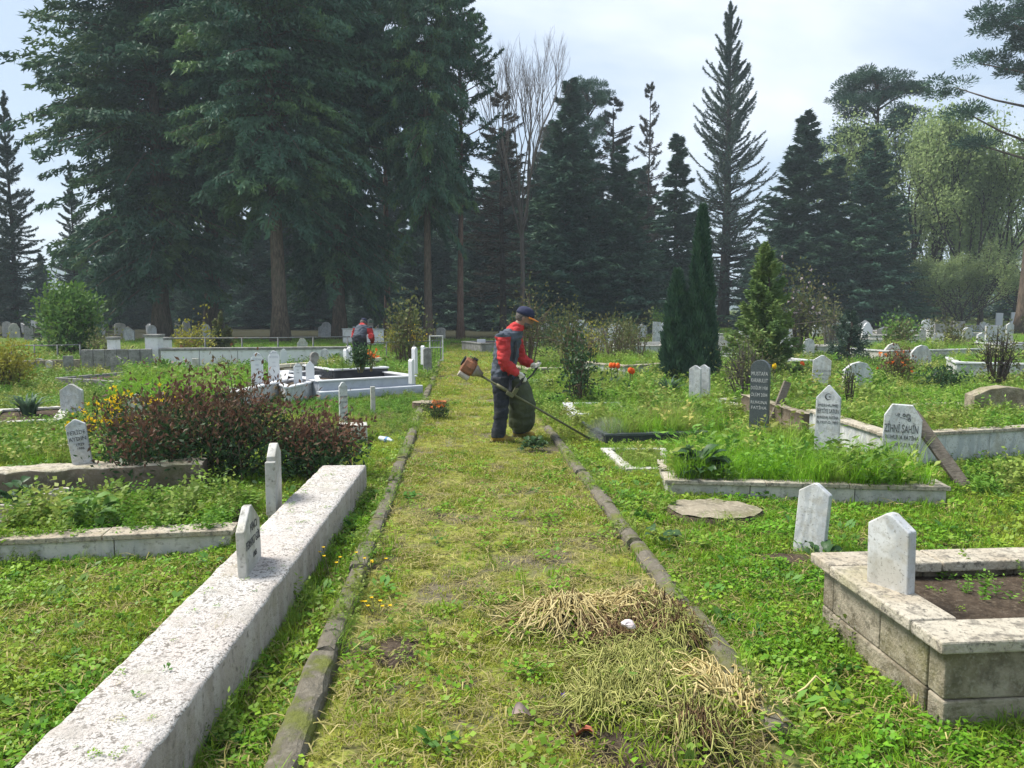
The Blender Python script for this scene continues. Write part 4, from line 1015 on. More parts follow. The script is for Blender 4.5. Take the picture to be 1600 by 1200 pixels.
stump('wide flat tree stump in the grass before the low marble border', gp(1115, 807), .35, .30, .07, 1.3)
stump('ragged stump at the left edge of the path with a potted plant against it', gp(668, 641), .24, .2, .14, 4.1)

c0 = gp(1042, 779); d0 = gp(1478, 791)
border('grave_border', 'long low marble border with a broken coping behind the flat stump', rect(c0, d0, .86), .165, .07, (.035, .025, .16), 'marble_dirty', 'lichen', split=.8, soilz=.13, seed=14)
a, b = gp(978, 742), gp(1012, 742)
border('grave_border', 'flush white marble border corner showing beside the path kerb', [a, b + Vector((.4, 0, 0)), b + Vector((.4, 1.15, 0)), a + Vector((-.12, 1.15, 0))], .06, .10, None, 'marble_dirty', soilz=.02, split=.55, seed=15)
a, b = gp(897, 664), gp(932, 663)
border('grave_border', 'small L-shaped white marble border right of the worker', [a, b + Vector((.5, .0, 0)), b + Vector((.5, 1.35, 0)), a + Vector((-.06, 1.35, 0))], .15, .07, (.03, .015, .14), 'marble', 'marble', soilz=.10, split=.5, seed=16)
a, b = gp(946, 697), gp(1105, 692)
border('grave_border', 'dark polished grave border overgrown with reddish grass', rect(a, b, 1.05), .14, .06, (.03, .01, .10), 'black_marble', 'granite', soilz=.10, split=1.0, seed=17)
K = 1.0
p = gp(1186, 664, .15); hh = zat(559, p.y) - .15
stone('gravestone', 'dark grey gravestone with a rounded top and pale engraved lines', p, .235, hh * .97, .075, 'half', M['granite'], rz=-.62, ink=M['ink_white'],
      lines=[('MUSTAFA', .05, hh * .74, 0), ('KARABULUT', .05, hh * .64, 0), ('DOĞUM 1938', .045, hh * .53, 0), ('ÖLÜM 2004', .045, hh * .43, 0), ('RUHUNA', .04, hh * .32, 0), ('FATİHA', .04, hh * .24, 0)])
p = gp(1291, 712, .1); hh = zat(602, p.y) - .1
stone('gravestone', 'slender pointed white gravestone with dark lettering in the tall bright grass', p, .235, hh, .07, 'steep', M['marble'], rz=-.50, tilt=-.03,
      lines=[('MERHUME', .03, hh * .70, 0), ('FETTİYE SATUN', .045, hh * .61, 0), ('RUHUNA FATİHA', .03, hh * .53, 0), ('D.1927 Ö.1997', .03, hh * .46, 0)], emblem=('crescent', 0, hh * .84, .035))
p = gp(1404, 739, .1); hh = zat(632, p.y) - .1
stone('gravestone', 'white gravestone with a cut-off rounded top and two bold words, propped by a plank', p, .315, hh, .06, 'oct', M['marble'], rz=-.42, roll=.03,
      lines=[('ZİHNİ ŞAHİN', .075, hh * .60, -.01), ('RUHUNA FATİHA', .04, hh * .50, 0), ('D.1.1938 Ö.22.9.1992', .036, hh * .40, 0)], emblem=('rose', 0, hh * .83, .07))
mb = MB(); q = Vector((.11, .055, .01)); mb.ball((0, 0, 0), (.13, .05, .10), n=12)
tag(mb.build('sandstone', solid('sandstone', (.36, .26, .17), [(8, .4, .62, (.25, .17, .11), .9)], .95, (40, .5)), None, gp(1400, 737, .14) + Vector((0, -.07, 0)), smooth=True), 'rough tan stone wedged under the gravestone propped by a plank', 'stone')
def plank(lab, p, q, w, t, seed):
    p, q = Vector(p), Vector(q); d = q - p; Ln = d.length; d.normalize()
    n = 10; mb = MB(); u = d.cross(Vector((0, 1, 0))).normalized(); v = d.cross(u)
    vs = []
    for i in range(n + 1):
        c = d * Ln * i / n
        for a_, b_ in ((-1, -1), (1, -1), (1, 1), (-1, 1)):
            j = mnoise.noise((i * .7 + seed, a_ * 3, b_ * 5)) * .006
            vs.append(c + u * (a_ * w / 2 + j) + v * (b_ * t / 2 + j))
    mb.add(vs, [(i * 4 + k, i * 4 + (k + 1) % 4, (i + 1) * 4 + (k + 1) % 4, (i + 1) * 4 + k) for i in range(n) for k in range(4)] + [(3, 2, 1, 0), tuple(n * 4 + k for k in range(4))])
    tag(mb.build('plank', M['wood_grey'], None, p, bevel=.003), lab, 'plank')
yb_ = gp(1404, 739, .1).y
plank('weathered grey plank propping the gravestone with two bold words', gp(1517, 774, -.03), Vector((xat(1424, yb_ + .10, .5), yb_ + .10, zat(646, yb_ + .1))), .105, .05, 2)
p = gp(1208, 655, .1); plank('short grey plank leaning beside the dark grey gravestone', p, Vector((xat(1230, p.y + .1, .5), p.y + .1, zat(597, p.y + .1))), .10, .05, 8)
# big right-hand tomb
c = gp(1386, 734); e_ = c + Vector((2.6, .72, 0))
border('marble_tomb', 'broad marble tomb of stained grey slabs full of grass on the right', [c, e_, e_ + Vector((-.4, 2.0, 0)), c + Vector((-.06, 1.9, 0))], .36, .09, (.035, .03, .17), 'marble', 'lichen', soilz=.30, split=1.15, seed=18)
f0 = c + Vector((-.06, 2.0, 0)); f1 = c + Vector((-.12, 4.2, 0))
rb = rough_box('concrete_edge', (f0.x - .05, f0.y, 0), (f1.x - .1, f1.y, 0), -.1, .30, -.14, M['concrete'], M['concrete_brown'], step=.08, jit=.01, seed=29)
tag(rb, 'brown raw concrete edge behind the short leaning plank', 'edge')
stone_px('gravestone', 'low broad beige slab lying behind the grass of the stained tomb', 1560, 650, 603, 90, 'low', M['concrete'], z0=.3, t=.25, rz=-.1)
tl = [('', .01, .1, 0)]
RS = [  # px, base row, top row, width, shape, stone, base height, turn, label
    (1086, 632, 571, 18, 'gable', 'marble', .05, -.5, 'white gravestone, left one of the twins right of the cypress'), (1100, 630, 570, 18, 'gable', 'marble', .05, -.5, 'white gravestone, right one of the twins right of the cypress'),
    (1282, 608, 555, 27, 'gable', 'marble', .1, -.35, 'tilted white gravestone with faint lines behind the slender pointed one'), (1338, 612, 565, 45, 'low', 'marble', .1, 0, 'broad white gravestone with a low peaked top behind bare stems'),
    (1227, 563, 528, 16, 'half', 'marble', 0, -.3, 'white round-topped gravestone right of the young light green conifer'), (1263, 563, 529, 16, 'half', 'marble', 0, -.2, 'white round-topped gravestone with a small plaque behind the red tulip'),
    (1438, 578, 539, 31, 'low', 'marble', 0, 0, 'white peaked gravestone with one line of dark letters behind the orange bush'), (1394, 568, 536, 26, 'low', 'marble_dirty', 0, .1, 'pale peaked gravestone left of the one with a line of letters'),
    (1464, 606, 579, 20, 'low', 'black_marble', 0, .2, 'small dark gravestone among leafy weeds on the right'), (1439, 538, 514, 13, 'gable', 'marble_dirty', 0, 0, 'narrow pale gravestone before the long pale tomb on the right'),
    (1404, 536, 517, 12, 'gable', 'stone_grey', 0, -.2, 'grey green-stained gravestone left of the narrow pale one'), (1452, 518, 498, 10, 'arch', 'marble_clean', .15, 0, 'bright white gravestone with dark lettering in the far right rows'),
    (1417, 517, 493, 10, 'gable', 'granite', 0, 0, 'dark framed gravestone in the far right rows'), (1386, 518, 501, 8, 'gable', 'marble_grey', 0, 0, 'small bluish gravestone in the far right rows'), (1396, 517, 500, 8, 'gable', 'stone_grey', 0, 0, 'small brownish gravestone in the far right rows'),
    (1363, 515, 497, 9, 'flat', 'stone_grey', 0, 0, 'small grey gravestone under the leafless sapling'), (1473, 519, 499, 14, 'oct', 'concrete', 0, 0, 'beige cut-cornered gravestone left of the far wall'), (1490, 520, 500, 12, 'low', 'concrete', 0, 0, 'beige low-peaked gravestone beside the cut-cornered one'),
    (1512, 530, 511, 15, 'arch', 'marble_grey', 0, 0, 'bluish rounded gravestone in front of the far wall'), (1500, 528, 508, 9, 'flat', 'marble', 0, 0, 'narrow pale slab in front of the far wall'), (1560, 511, 489, 11, 'flat', 'marble_clean', .35, 0, 'bright white upright slab standing on the far wall'),
    (1584, 511, 488, 11, 'flat', 'marble_clean', .35, 0, 'bright white upright slab at the right end of the far wall'), (1553, 548, 509, 30, 'flat', 'marble', 0, .05, 'large white headstone behind the dark twiggy bush'), (1372, 512, 478, 12, 'flat', 'granite', 0, 0, 'tall dark pillar stone beneath the dark spruces'),
    (1551, 590, 545, 15, 'flat', 'stone_grey', 0, 0, 'pair of slim grey pillars in one stone behind the dark twiggy bush'), (1025, 542, 503, 12, 'flat', 'marble', 0, 0, 'white narrow pillar stone left of the cypress'), (918, 560, 527, 8, 'flat', 'stone_grey', 0, 0, 'slim grey stone among the rose stems, left one'),
    (940, 562, 536, 7, 'flat', 'marble_dirty', 0, 0, 'slim pale stone among the rose stems, right one'), (965, 556, 528, 9, 'gable', 'stone_grey', 0, -.5, 'leaning grey slab behind the rose bushes'), (895, 545, 505, 8, 'flat', 'marble', 0, 0, 'thin white stone right of the worker, behind the roses'),
    (1126, 562, 526, 20, 'flat', 'marble_dirty', 0, 0, 'fluted whitish headstone just right of the cypress'), (1139, 560, 528, 10, 'flat', 'marble', 0, 0, 'narrow white headstone beside the fluted one'),
    (1245, 505, 490, 9, 'gable', 'marble_grey', 0, 0, 'tiny pale bluish gravestone near the blossoming shrub'), (1272, 530, 508, 8, 'gable', 'marble', 0, .4, 'thin tilted white stone under the blossoming shrub')]
for px, yb, yt, w_, kd, mt, z0, rz, lab in RS:
    kw = {}
    if 'one line' in lab: kw = dict(lines=[('MEHMET AKGÜL', .075, .20, 0)])
    elif 'with dark lettering in the far' in lab: kw = dict(lines=[('AYŞE', .09, .5, 0), ('KAYA', .09, .36, 0), ('1999', .07, .22, 0)])
    elif 'faint lines' in lab: kw = dict(lines=[('HATİCE DURSUN', .035, .34, 0), ('RUHUNA FATİHA', .03, .26, 0), ('1930', .03, .19, 0)], ink=M['stone_grey'])
    elif 'dark framed' in lab: kw = dict(lines=[('ALİ', .09, .6, 0), ('DEMİR', .08, .45, 0)], ink=M['ink_white'])
    stone_px('gravestone', lab, px, yb, yt, w_, kd, M[mt], z0=z0, t=.09, rz=rz, roll=random.uniform(-.03, .03), **kw)
def tomb_px(lab, px0, px1, yb0, yb1, h, depth, mat='marble_dirty', copm='marble', seed=1, **k):
    a, b = gp(px0, yb0), gp(px1, yb1)
    return border('grave_border', lab, rect(a, b, depth), h, .10, (.04, .03, .2), mat, copm, seed=seed, soilz=h - .07, split=2.0, **k)
tomb_px('long pale grave border behind the gravestone with a line of letters', 1390, 1545, 569, 564, .40, 2.0, seed=31)
tomb_px('low white grave border with scribbled stains on the right', 1493, 1620, 594, 598, .42, 1.9, 'marble', 'marble_clean', seed=32)
tomb_px('pale grave border at the picture edge behind the dark twiggy bush', 1562, 1680, 556, 557, .40, 2.0, seed=33)
tomb_px('far low border under the bright white lettered gravestone', 1408, 1462, 528, 527, .40, 2.2, seed=34)
tomb_px('curved-looking far pale border left of the grey green-stained stone', 1352, 1402, 530, 527, .25, 2.0, seed=35)
tomb_px('far pale wall-like border carrying two bright upright slabs', 1482, 1640, 523, 522, .55, 3.0, 'marble_grey', 'marble', seed=36)
tomb_px('white grave border left of the cypress behind the orange tulips', 976, 1042, 596, 592, .36, 1.6, 'marble', 'lichen', seed=37)
tomb_px('low white border behind the red tulip', 1226, 1272, 576, 575, .22, 1.4, 'marble_dirty', 'marble', seed=38)
tomb_px('long grey border crossing behind the worker', 826, 942, 590, 586, .22, 1.3, 'concrete', 'lichen', seed=39)
tomb_px('thin white edging strip nearer than the long grey border', 828, 900, 601, 600, .08, .35, 'marble', 'marble', seed=40)
tomb_px('white tomb edging half sunk behind the twin gravestones', 1098, 1176, 634, 645, .10, .9, 'marble', 'marble_dirty', seed=41)
tomb_px('grey low border at the far end of the path', 752, 838, 551, 549, .35, 2.2, 'stone_grey', 'stone_grey', seed=42)
stone_px('gravestone', 'bright white plate at the far end of the path', 752, 543, 530, 13, 'flat', M['marble_clean'], z0=.1, t=.08, rz=-.05)
tomb_px('far white border glimpsed under the grove right of the bent worker', 575, 600, 541, 540, .75, 2.0, 'paint_white', 'marble', seed=43)
tomb_px('far pale border at the foot of the tall open cedar', 1112, 1170, 516, 515, .55, 2.5, 'marble_dirty', 'marble', seed=44)
tomb_px('pale border at the foot of the young light green conifer', 1140, 1235, 566, 563, .18, 1.2, 'marble_dirty', 'marble', seed=45)
fb = random.Random(5)
for i in range(16):
    Yd = fb.uniform(23, 44); px = fb.uniform(1170, 1620) if i % 4 else fb.uniform(850, 1100)
    x = xat(px, Yd); w_ = fb.uniform(1.6, 3.2); hh = fb.uniform(.30, .5)
    if inside_any(x, Yd) or inside_any(x + w_, Yd): continue
    side = 'among the far right graves' if px > 1130 else 'between the rose bushes and the dark spruces'
    border('grave_border', 'far pale marble grave border %s' % side, rect((x, Yd, 0), (x + w_, Yd + fb.uniform(-.3, .3), 0), 1.1), hh, .1, (.04, .03, .2), 'marble', 'marble_dirty', soilz=hh - .06, split=2.5, seed=60 + i, group='far pale grave borders %s' % side)
    kd = fb.choice(['gable', 'arch', 'ogee'])
    o = stone('gravestone', 'white gravestone heading a far pale border %s' % side, (x + .12, Yd + .55, hh - .05), .5, fb.uniform(.55, .8), .08, kd, M['marble_clean'], rz=fb.uniform(-.4, .2), group='white gravestones heading far borders %s' % side)
# many more far stones beneath the trees
fr = random.Random(21); made = 0
fk = [('gable', 'marble'), ('arch', 'marble_dirty'), ('flat', 'stone_grey'), ('half', 'marble'), ('low', 'marble_dirty')]
fm = []
for kd, mt in fk:
    mb = MB(); mb.prism(profile(kd, .5, .85), -.05, .05); fm.append(mb.mesh('gravestone', M[mt]))
while made < 120:
    Yd = fr.uniform(30, 60); px = fr.choice([fr.uniform(150, 730), fr.uniform(840, 1180), fr.uniform(1150, 1640), fr.uniform(1150, 1640), fr.uniform(-20, 250)])
    x = xat(px, Yd)
    if abs(path_u(x, Yd)[1] - PW / 2) < 1.2: continue
    if px < 730 and Yd < 38: continue
    i = fr.randrange(5); o = put('gravestone', fm[i], None, (x, Yd, float(gz(np.float64(x), np.float64(Yd)))), (fr.uniform(-.08, .08), fr.uniform(-.06, .06), fr.uniform(-.6, .6)), (fr.uniform(.7, 1.3), 1, fr.uniform(.7, 1.15)))
    side = 'under the grove on the left' if px < 745 else 'in the far rows on the right'
    kinds = ['pointed white', 'arched stained white', 'flat-topped grey', 'round-topped white', 'low peaked pale']
    tag(o, 'small %s gravestone %s' % (kinds[i], side), 'gravestone', 'far %s gravestones %s' % (kinds[i], side)); made += 1
# pots, bottle and other small things
def pot(lab, p, r, h, mat, rot=(0, 0, 0)):
    mb = MB(); mb.loft([((0, 0, 0), (r * .7, 0, 0), (0, r * .7, 0)), ((0, 0, h * .8), (r * .95, 0, 0), (0, r * .95, 0)), ((0, 0, h * .82), (r * 1.08, 0, 0), (0, r * 1.08, 0)), ((0, 0, h), (r * 1.08, 0, 0), (0, r * 1.08, 0)), ((0, 0, h), (r * .9, 0, 0), (0, r * .9, 0)), ((0, 0, h * .5), (r * .8, 0, 0), (0, r * .8, 0))], 18)
    o = mb.build('flower_pot', mat, None, p, rot, smooth=False); tag(o, lab, 'flower pot'); return o
pot('pale cylindrical stone pot under the crumbling ledge', gp(92, 792, .08), .085, .13, M['clay'], (.05, -.1, 0))
pot('pale tipped-over pot at the left picture edge', gp(3, 822, .1), .08, .13, M['clay'], (.5, .3, .2))
p = gp(604, 692); bt_ = empty('plastic_bottle', p + Vector((0, 0, .04)), -.75); tag(bt_, 'empty clear plastic bottle lying on the cut grass left of the path', 'bottle')
mb = MB(); pr = [(-.13, .026), (-.125, .033), (.02, .034), (.055, .033), (.085, .02), (.10, .013), (.112, .013)]
mb.loft([((x_, 0, 0), (0, r_, 0), (0, 0, r_)) for x_, r_ in pr], 14); mb.build('bottle_body', M['plastic_clear'], bt_, smooth=True)
mb = MB(); mb.loft([((x_, 0, 0), (0, .036, 0), (0, 0, .036)) for x_ in (-.0, .04)], 14); mb.build('bottle_label', M['plastic_blue'], bt_, smooth=True)
mb = MB(); mb.loft([((x_, 0, 0), (0, .015, 0), (0, 0, .015)) for x_ in (.11, .128)], 12); mb.build('bottle_cap', M['plastic_blue'], bt_)
p = gp(690, 645); pp = pot('terracotta pot tipped at the ragged stump beside the path', p + Vector((-.05, .12, .0)), .11, .17, solid('terracotta', (.50, .17, .06), [(6, .45, .65, (.38, .14, .06), .8)], .85))
# ------------------------------------------------------------------ shrubs, flowers, leafy plants in place
p = gp(330, 742, .05)
shrub('red_shrub', 'wide reddish-brown bush with dark green undergrowth spilling towards the long wall', (p.x - .05, p.y + .1, 0), 2.0, 1.3, .90, M['leaf_dark'], 7600, .060, M['stem_brown'], 3, ns=60, topm=M['leaf_red'], aspect=.42, upw=.5)
p = gp(505, 738, .1)
shrub('red_shrub', 'lower reddish end of the wide bush, resting on the far end of the long wall', (p.x - .12, p.y + .15, 0), .95, .9, .56, M['leaf_dark'], 3600, .058, M['stem_brown'], 4, ns=26, topm=M['leaf_red'], aspect=.42, upw=.4)
p = gp(225, 760, .05)
shrub('red_shrub', 'thin dark leafy sprawl at the left foot of the wide reddish bush', (p.x, p.y, 0), .8, .7, .62, M['leaf_dark'], 1500, .055, M['stem_brown'], 14, ns=20, topm=M['leaf_red'], aspect=.45)
shrub_px('wallflower', 'bright yellow wallflower clump left of the reddish bush', 188, 705, 618, 78, M['leaf_mid'], 700, .05, M['stem_green'], 5, ns=22, cat='flowering plant', aspect=.35, flowers=(M['petal_yellow'], 210, .035, .55))
shrub_px('wallflower', 'small yellow wallflower behind the leaning cracked gravestone', 128, 705, 640, 46, M['leaf_mid'], 300, .05, M['stem_green'], 6, ns=12, cat='flowering plant', aspect=.35, flowers=(M['petal_yellow'], 70, .03, .5))
shrub_px('wallflower', 'yellow wallflower peeping over the top of the reddish bush', 262, 690, 600, 55, M['leaf_mid'], 300, .05, M['stem_green'], 7, ns=12, cat='flowering plant', aspect=.35, flowers=(M['petal_yellow'], 60, .03, .72))
p = gp(45, 652, .1); blades('iris', 'large clump of blue-green iris blades on the left', p, 95, .50, .42, M['blade_blue'], 8, .035)
p = gp(258, 582, .1); blades('iris', 'bright green iris blades against the whitewashed wall', p, 60, .55, .35, M['leaf_mid'], 9, .045)
p = gp(522, 572, .1); blades('iris', 'green iris blades right of the ornate pale headstone', p, 60, .6, .4, M['leaf_mid'], 10, .045)
p = gp(1045, 618, .05); blades('iris', 'spiky green iris fan at the foot of the cypress', p, 55, .45, .5, M['blade_blue'], 11, .04, stiff=.75)
shrub_px('round_shrub', 'rounded bright green shrub against the dark trees on the far left', 108, 560, 447, 74, M['leaf_mid'], 5200, .17, M['stem_brown'], 12, ns=30, aspect=.5, base=.3)
shrub_px('shrub', 'yellowish shrub at the left picture edge', 10, 612, 535, 75, M['leaf_yellow'], 2200, .07, M['stem_brown'], 13, ns=18)
shrub_px('rose_bush', 'sparse pale-leaved rose behind the left walls', 165, 572, 515, 60, M['leaf_olive'], 420, .10, M['stem_brown'], 15, ns=10, cat='rose bush')
shrub_px('rose_bush', 'pale yellowish rose bush at the foot of the slim fir behind the wall', 300, 570, 502, 48, M['leaf_yellow'], 900, .10, M['stem_brown'], 16, ns=12, cat='rose bush')
shrub_px('rose_bush', 'tall loose rose bush beside the path behind the raised tomb', 632, 575, 474, 66, M['leaf_olive'], 900, .11, M['stem_brown'], 17, ns=16, cat='rose bush', aspect=.6)
shrub_px('shrub', 'golden rounded shrub left of the tall loose rose bush', 617, 560, 512, 32, M['leaf_yellow'], 900, .08, M['stem_brown'], 18, ns=12)
shrub_px('shrub', 'bright yellow low shrub by the iron gate', 650, 553, 512, 36, M['leaf_yellow'], 700, .07, M['stem_brown'], 19, ns=10, flowers=(M['petal_yellow'], 90, .06, .5))
shrub_px('rose_bush', 'dark green rose bush in front of the bent worker', 563, 578, 540, 30, M['leaf_dark'], 600, .06, M['stem_green'], 20, z0=.5, ns=12, cat='rose bush')
shrub_px('flowering_plant', 'orange-tipped plant right of the dark green rose bush', 580, 576, 546, 14, M['leaf_olive'], 120, .05, M['stem_green'], 21, z0=.5, ns=8, cat='flowering plant', flowers=(M['petal_orange'], 14, .05, .6))
shrub_px('potted_plant', 'green plant with orange blooms against the ragged stump beside the path', 681, 656, 627, 44, M['leaf_dark'], 900, .035, M['stem_green'], 22, ns=14, cat='plant', flowers=(M['petal_orange'], 8, .03, .75), aspect=.35)
gR = 'rose bushes right of the path'
for i, (px, yb, yt, w_, n, leaf, lab) in enumerate([
        (826, 585, 452, 62, 900, 'leaf_olive', 'tall rose bush rising directly behind the standing worker'), (893, 600, 482, 58, 1000, 'leaf_olive', 'brownish rose bush right of the standing worker'),
        (905, 640, 540, 55, 900, 'leaf_dark', 'dark-stemmed rose in front of the brownish rose bush, behind the marble corner'), (960, 582, 490, 66, 1100, 'leaf_olive', 'spreading rose bush left of the orange tulips'),
        (925, 575, 500, 40, 500, 'leaf_yellow', 'pale fresh-leaved rose between the brownish and the spreading rose bushes'), (996, 565, 505, 50, 600, 'leaf_olive', 'low rose bush against the left side of the cypress')]):
    shrub_px('rose_bush', lab, px, yb, yt, w_, M[leaf], n, .07, M['stem_brown'], 30 + i, ns=16, cat='rose bush', group=gR, aspect=.6)
shrub_px('shrub', 'bare-looking twiggy bush between the cypress and the dark grey gravestone', 1168, 630, 532, 92, M['leaf_olive'], 1000, .05, M['twig'], 40, ns=40)
shrub_px('shrub', 'loose blossoming shrub with pale leaves right of the young conifer', 1252, 560, 418, 62, M['leaf_olive'], 1300, .12, M['twig'], 41, ns=18, aspect=.6, flowers=(M['petal_pale'], 40, .07, .5))
shrub_px('shrub', 'yellow-green twiggy shrub left of the tiny blue-green spruce', 1295, 545, 462, 48, M['leaf_olive'], 900, .08, M['twig'], 42, ns=18)
shrub_px('sapling', 'leafless multi-stemmed sapling before the dark blunt spruce', 1352, 515, 372, 46, M['twig'], 40, .05, M['twig'], 43, ns=26, cat='sapling', upw=.8, wob=.03)
shrub_px('round_shrub', 'wide dark green round shrub beneath the pale broadleaf trees', 1462, 512, 440, 78, M['leaf_olive'], 3600, .20, M['stem_brown'], 44, ns=26, aspect=.5)
shrub_px('shrub', 'reddish and orange leafy bush in front of the lettered peaked gravestone', 1398, 600, 545, 55, M['leaf_olive'], 1100, .06, M['stem_brown'], 45, ns=18, topm=M['leaf_red'], flowers=(M['petal_orange'], 26, .055, .35))
shrub_px('shrub', 'dark-stemmed twiggy bush with pale leaves before the large white headstone', 1556, 605, 505, 75, M['leaf_olive'], 520, .07, M['bark_dark'], 46, ns=30, wob=.05)
shrub_px('rose_bush', 'thin bare rose stems before the broad white gravestone', 1328, 630, 560, 24, M['leaf_olive'], 120, .04, M['bark_dark'], 47, z0=.2, ns=9, cat='rose bush', wob=.05)
shrub_px('shrub', 'low leafy weeds round the small dark gravestone', 1478, 612, 575, 80, M['leaf_dark'], 900, .07, M['stem_green'], 48, ns=18)
shrub_px('shrub', 'fresh green young tree on the far right behind the walls', 1530, 505, 435, 52, M['leaf_mid'], 1000, .18, M['stem_brown'], 49, ns=14)
shrub_px('shrub', 'low dark shrub row at the foot of the middle spruces', 935, 535, 500, 60, M['leaf_dark'], 900, .14, M['stem_brown'], 50, ns=16)
shrub_px('shrub', 'grey-green bush at the far end of the path', 855, 545, 500, 45, M['leaf_olive'], 700, .12, M['stem_brown'], 51, ns=14)
fs = random.Random(77)
for i in range(26):
    Yd = fs.uniform(24, 46); px = fs.choice([fs.uniform(850, 1120), fs.uniform(1160, 1620), fs.uniform(-20, 240)])
    mt = fs.choice(['leaf_olive', 'leaf_mid', 'leaf_olive', 'leaf_dark']); x = xat(px, Yd)
    if px < 745 and Yd > 40: continue
    side = 'the far left graves' if px < 745 else ('the middle graves' if px < 1130 else 'the far right graves')
    nm = {'leaf_olive': 'olive', 'leaf_mid': 'fresh green', 'leaf_dark': 'dark green'}[mt]
    shrub('shrub', 'small %s shrub growing among %s' % (nm, side), (x, Yd, float(gz(np.float64(x), np.float64(Yd)))), fs.uniform(.6, 1.6), 1.0, fs.uniform(.6, 1.7), M[mt], 420, .13, M['stem_brown'], 100 + i, ns=10, group='%s shrubs among %s' % (nm, side))
# big-leaved plants
broad_leaf_plant('dock_plant', 'clump of big dark green leaves in the long low marble border', gp(1092, 748, .13), 46, .20, .105, M['leaf_dark'], 60, .22)
broad_leaf_plant('dock_plant', 'low patch of small dark leaves at the feet of the standing worker', gp(832, 704, .0), 60, .10, .06, M['leaf_dark'], 61, .09)
broad_leaf_plant('dock_plant', 'leafy green clump behind the near left border', gp(140, 826, .1), 40, .13, .07, M['leaf_mid'], 62, .19)
broad_leaf_plant('dock_plant', 'dark leafy weeds in front of the crumbling ledge, far left', gp(35, 806, .1), 34, .12, .07, M['leaf_dark'], 63, .2)
broad_leaf_plant('dock_plant', 'broken green leaves lying beside the right kerb', gp(1025, 846, .03), 5, .13, .085, M['leaf_dark'], 64, .03)
broad_leaf_plant('dock_plant', 'few glossy leaves at the corner of the raised planter', gp(1290, 884, .0), 12, .10, .055, M['leaf_dark'], 65, .10)
def tulip(lab, px, yb, yt, mat, n, seed):
    g = random.Random(seed); p = gp(px, yb); h = zat(yt, p.y)
    r = empty('tulip', p); tag(r, lab, 'tulip', None)
    for i in range(n):
        x, y = g.uniform(-.09, .09), g.uniform(-.08, .08); hh = h * g.uniform(.86, 1.0)
        mb = MB(); mb.tube([(x * .5, y * .5, -.03), (x, y, hh - .05)], .006, 5); mb.build('stem', M['stem_green'], r)
        mb = MB(); s = .045
        mb.loft([((x, y, hh - .055), (s * .3, 0, 0), (0, s * .3, 0)), ((x, y, hh - .02), (s, 0, 0), (0, s, 0)), ((x, y, hh + .02), (s * .95, 0, 0), (0, s * .95, 0)), ((x, y, hh + .055), (s * .5, 0, 0), (0, s * .5, 0))], 6)
        mb.build('flower', mat, r, smooth=True)
        for k in range(2):
            a = g.uniform(0, 6.28); o = Vector((math.cos(a), math.sin(a), 0)); q = Vector((x, y, 0)) * .5; sdd = Vector((-o.y, o.x, 0)) * .022
            mb = MB(); mb.add([q - sdd * .6, q + sdd * .6, q + o * .08 + Vector((0, 0, hh * .45)) - sdd, q + o * .08 + Vector((0, 0, hh * .45)) + sdd, q + o * .17 + Vector((0, 0, hh * .62))], [(0, 1, 3, 2), (2, 3, 4)]); mb.build('leaf', M['blade_blue'], r)
tulip('orange tulips in bloom, left clump before the white border', 960, 612, 570, M['petal_orange'], 3, 1)
tulip('orange-red tulips in bloom, right clump at the corner of the white border', 982, 618, 575, M['petal_orange'], 3, 2)
tulip('yellow tulips behind the dark grey gravestone', 1201, 618, 571, M['petal_yellow'], 3, 3)
tulip('single red-orange tulip before the low white border', 1255, 596, 567, M['petal_orange'], 2, 4)
def dandelion(lab, px, py, z, n, seed):
    g = random.Random(seed); p = gp(px, py); r = empty('yellow_wildflower', p); tag(r, lab, 'wildflower')
    for i in range(n):
        x, y = g.uniform(-.10, .10), g.uniform(-.12, .12); hh = z * g.uniform(.6, 1.1)
        mb = MB(); mb.tube([(x * .3, y * .3, -.02), (x * .7, y * .7, hh * .6), (x, y, hh)], .0022, 4); mb.build('stem', M['stem_green'], r)
        mb = MB()
        for k in range(5):
            a = k * 1.257; c_ = Vector((x, y, hh)); o = Vector((math.cos(a), math.sin(a), .5)).normalized() * .013; s_ = Vector((-math.sin(a), math.cos(a), 0)) * .007
            mb.add([c_, c_ + o * .6 + s_, c_ + o, c_ + o * .6 - s_], [(0, 1, 2, 3)])
        mb.build('flower', M['petal_yellow'], r)
dandelion('small yellow wildflowers between the long wall and the left kerb', 520, 905, .17, 5, 1)
dandelion('small yellow wildflowers hanging over the left kerb', 575, 905, .14, 5, 2)
dandelion('low yellow wildflowers right of the left kerb, lower group', 590, 962, .06, 7, 3)

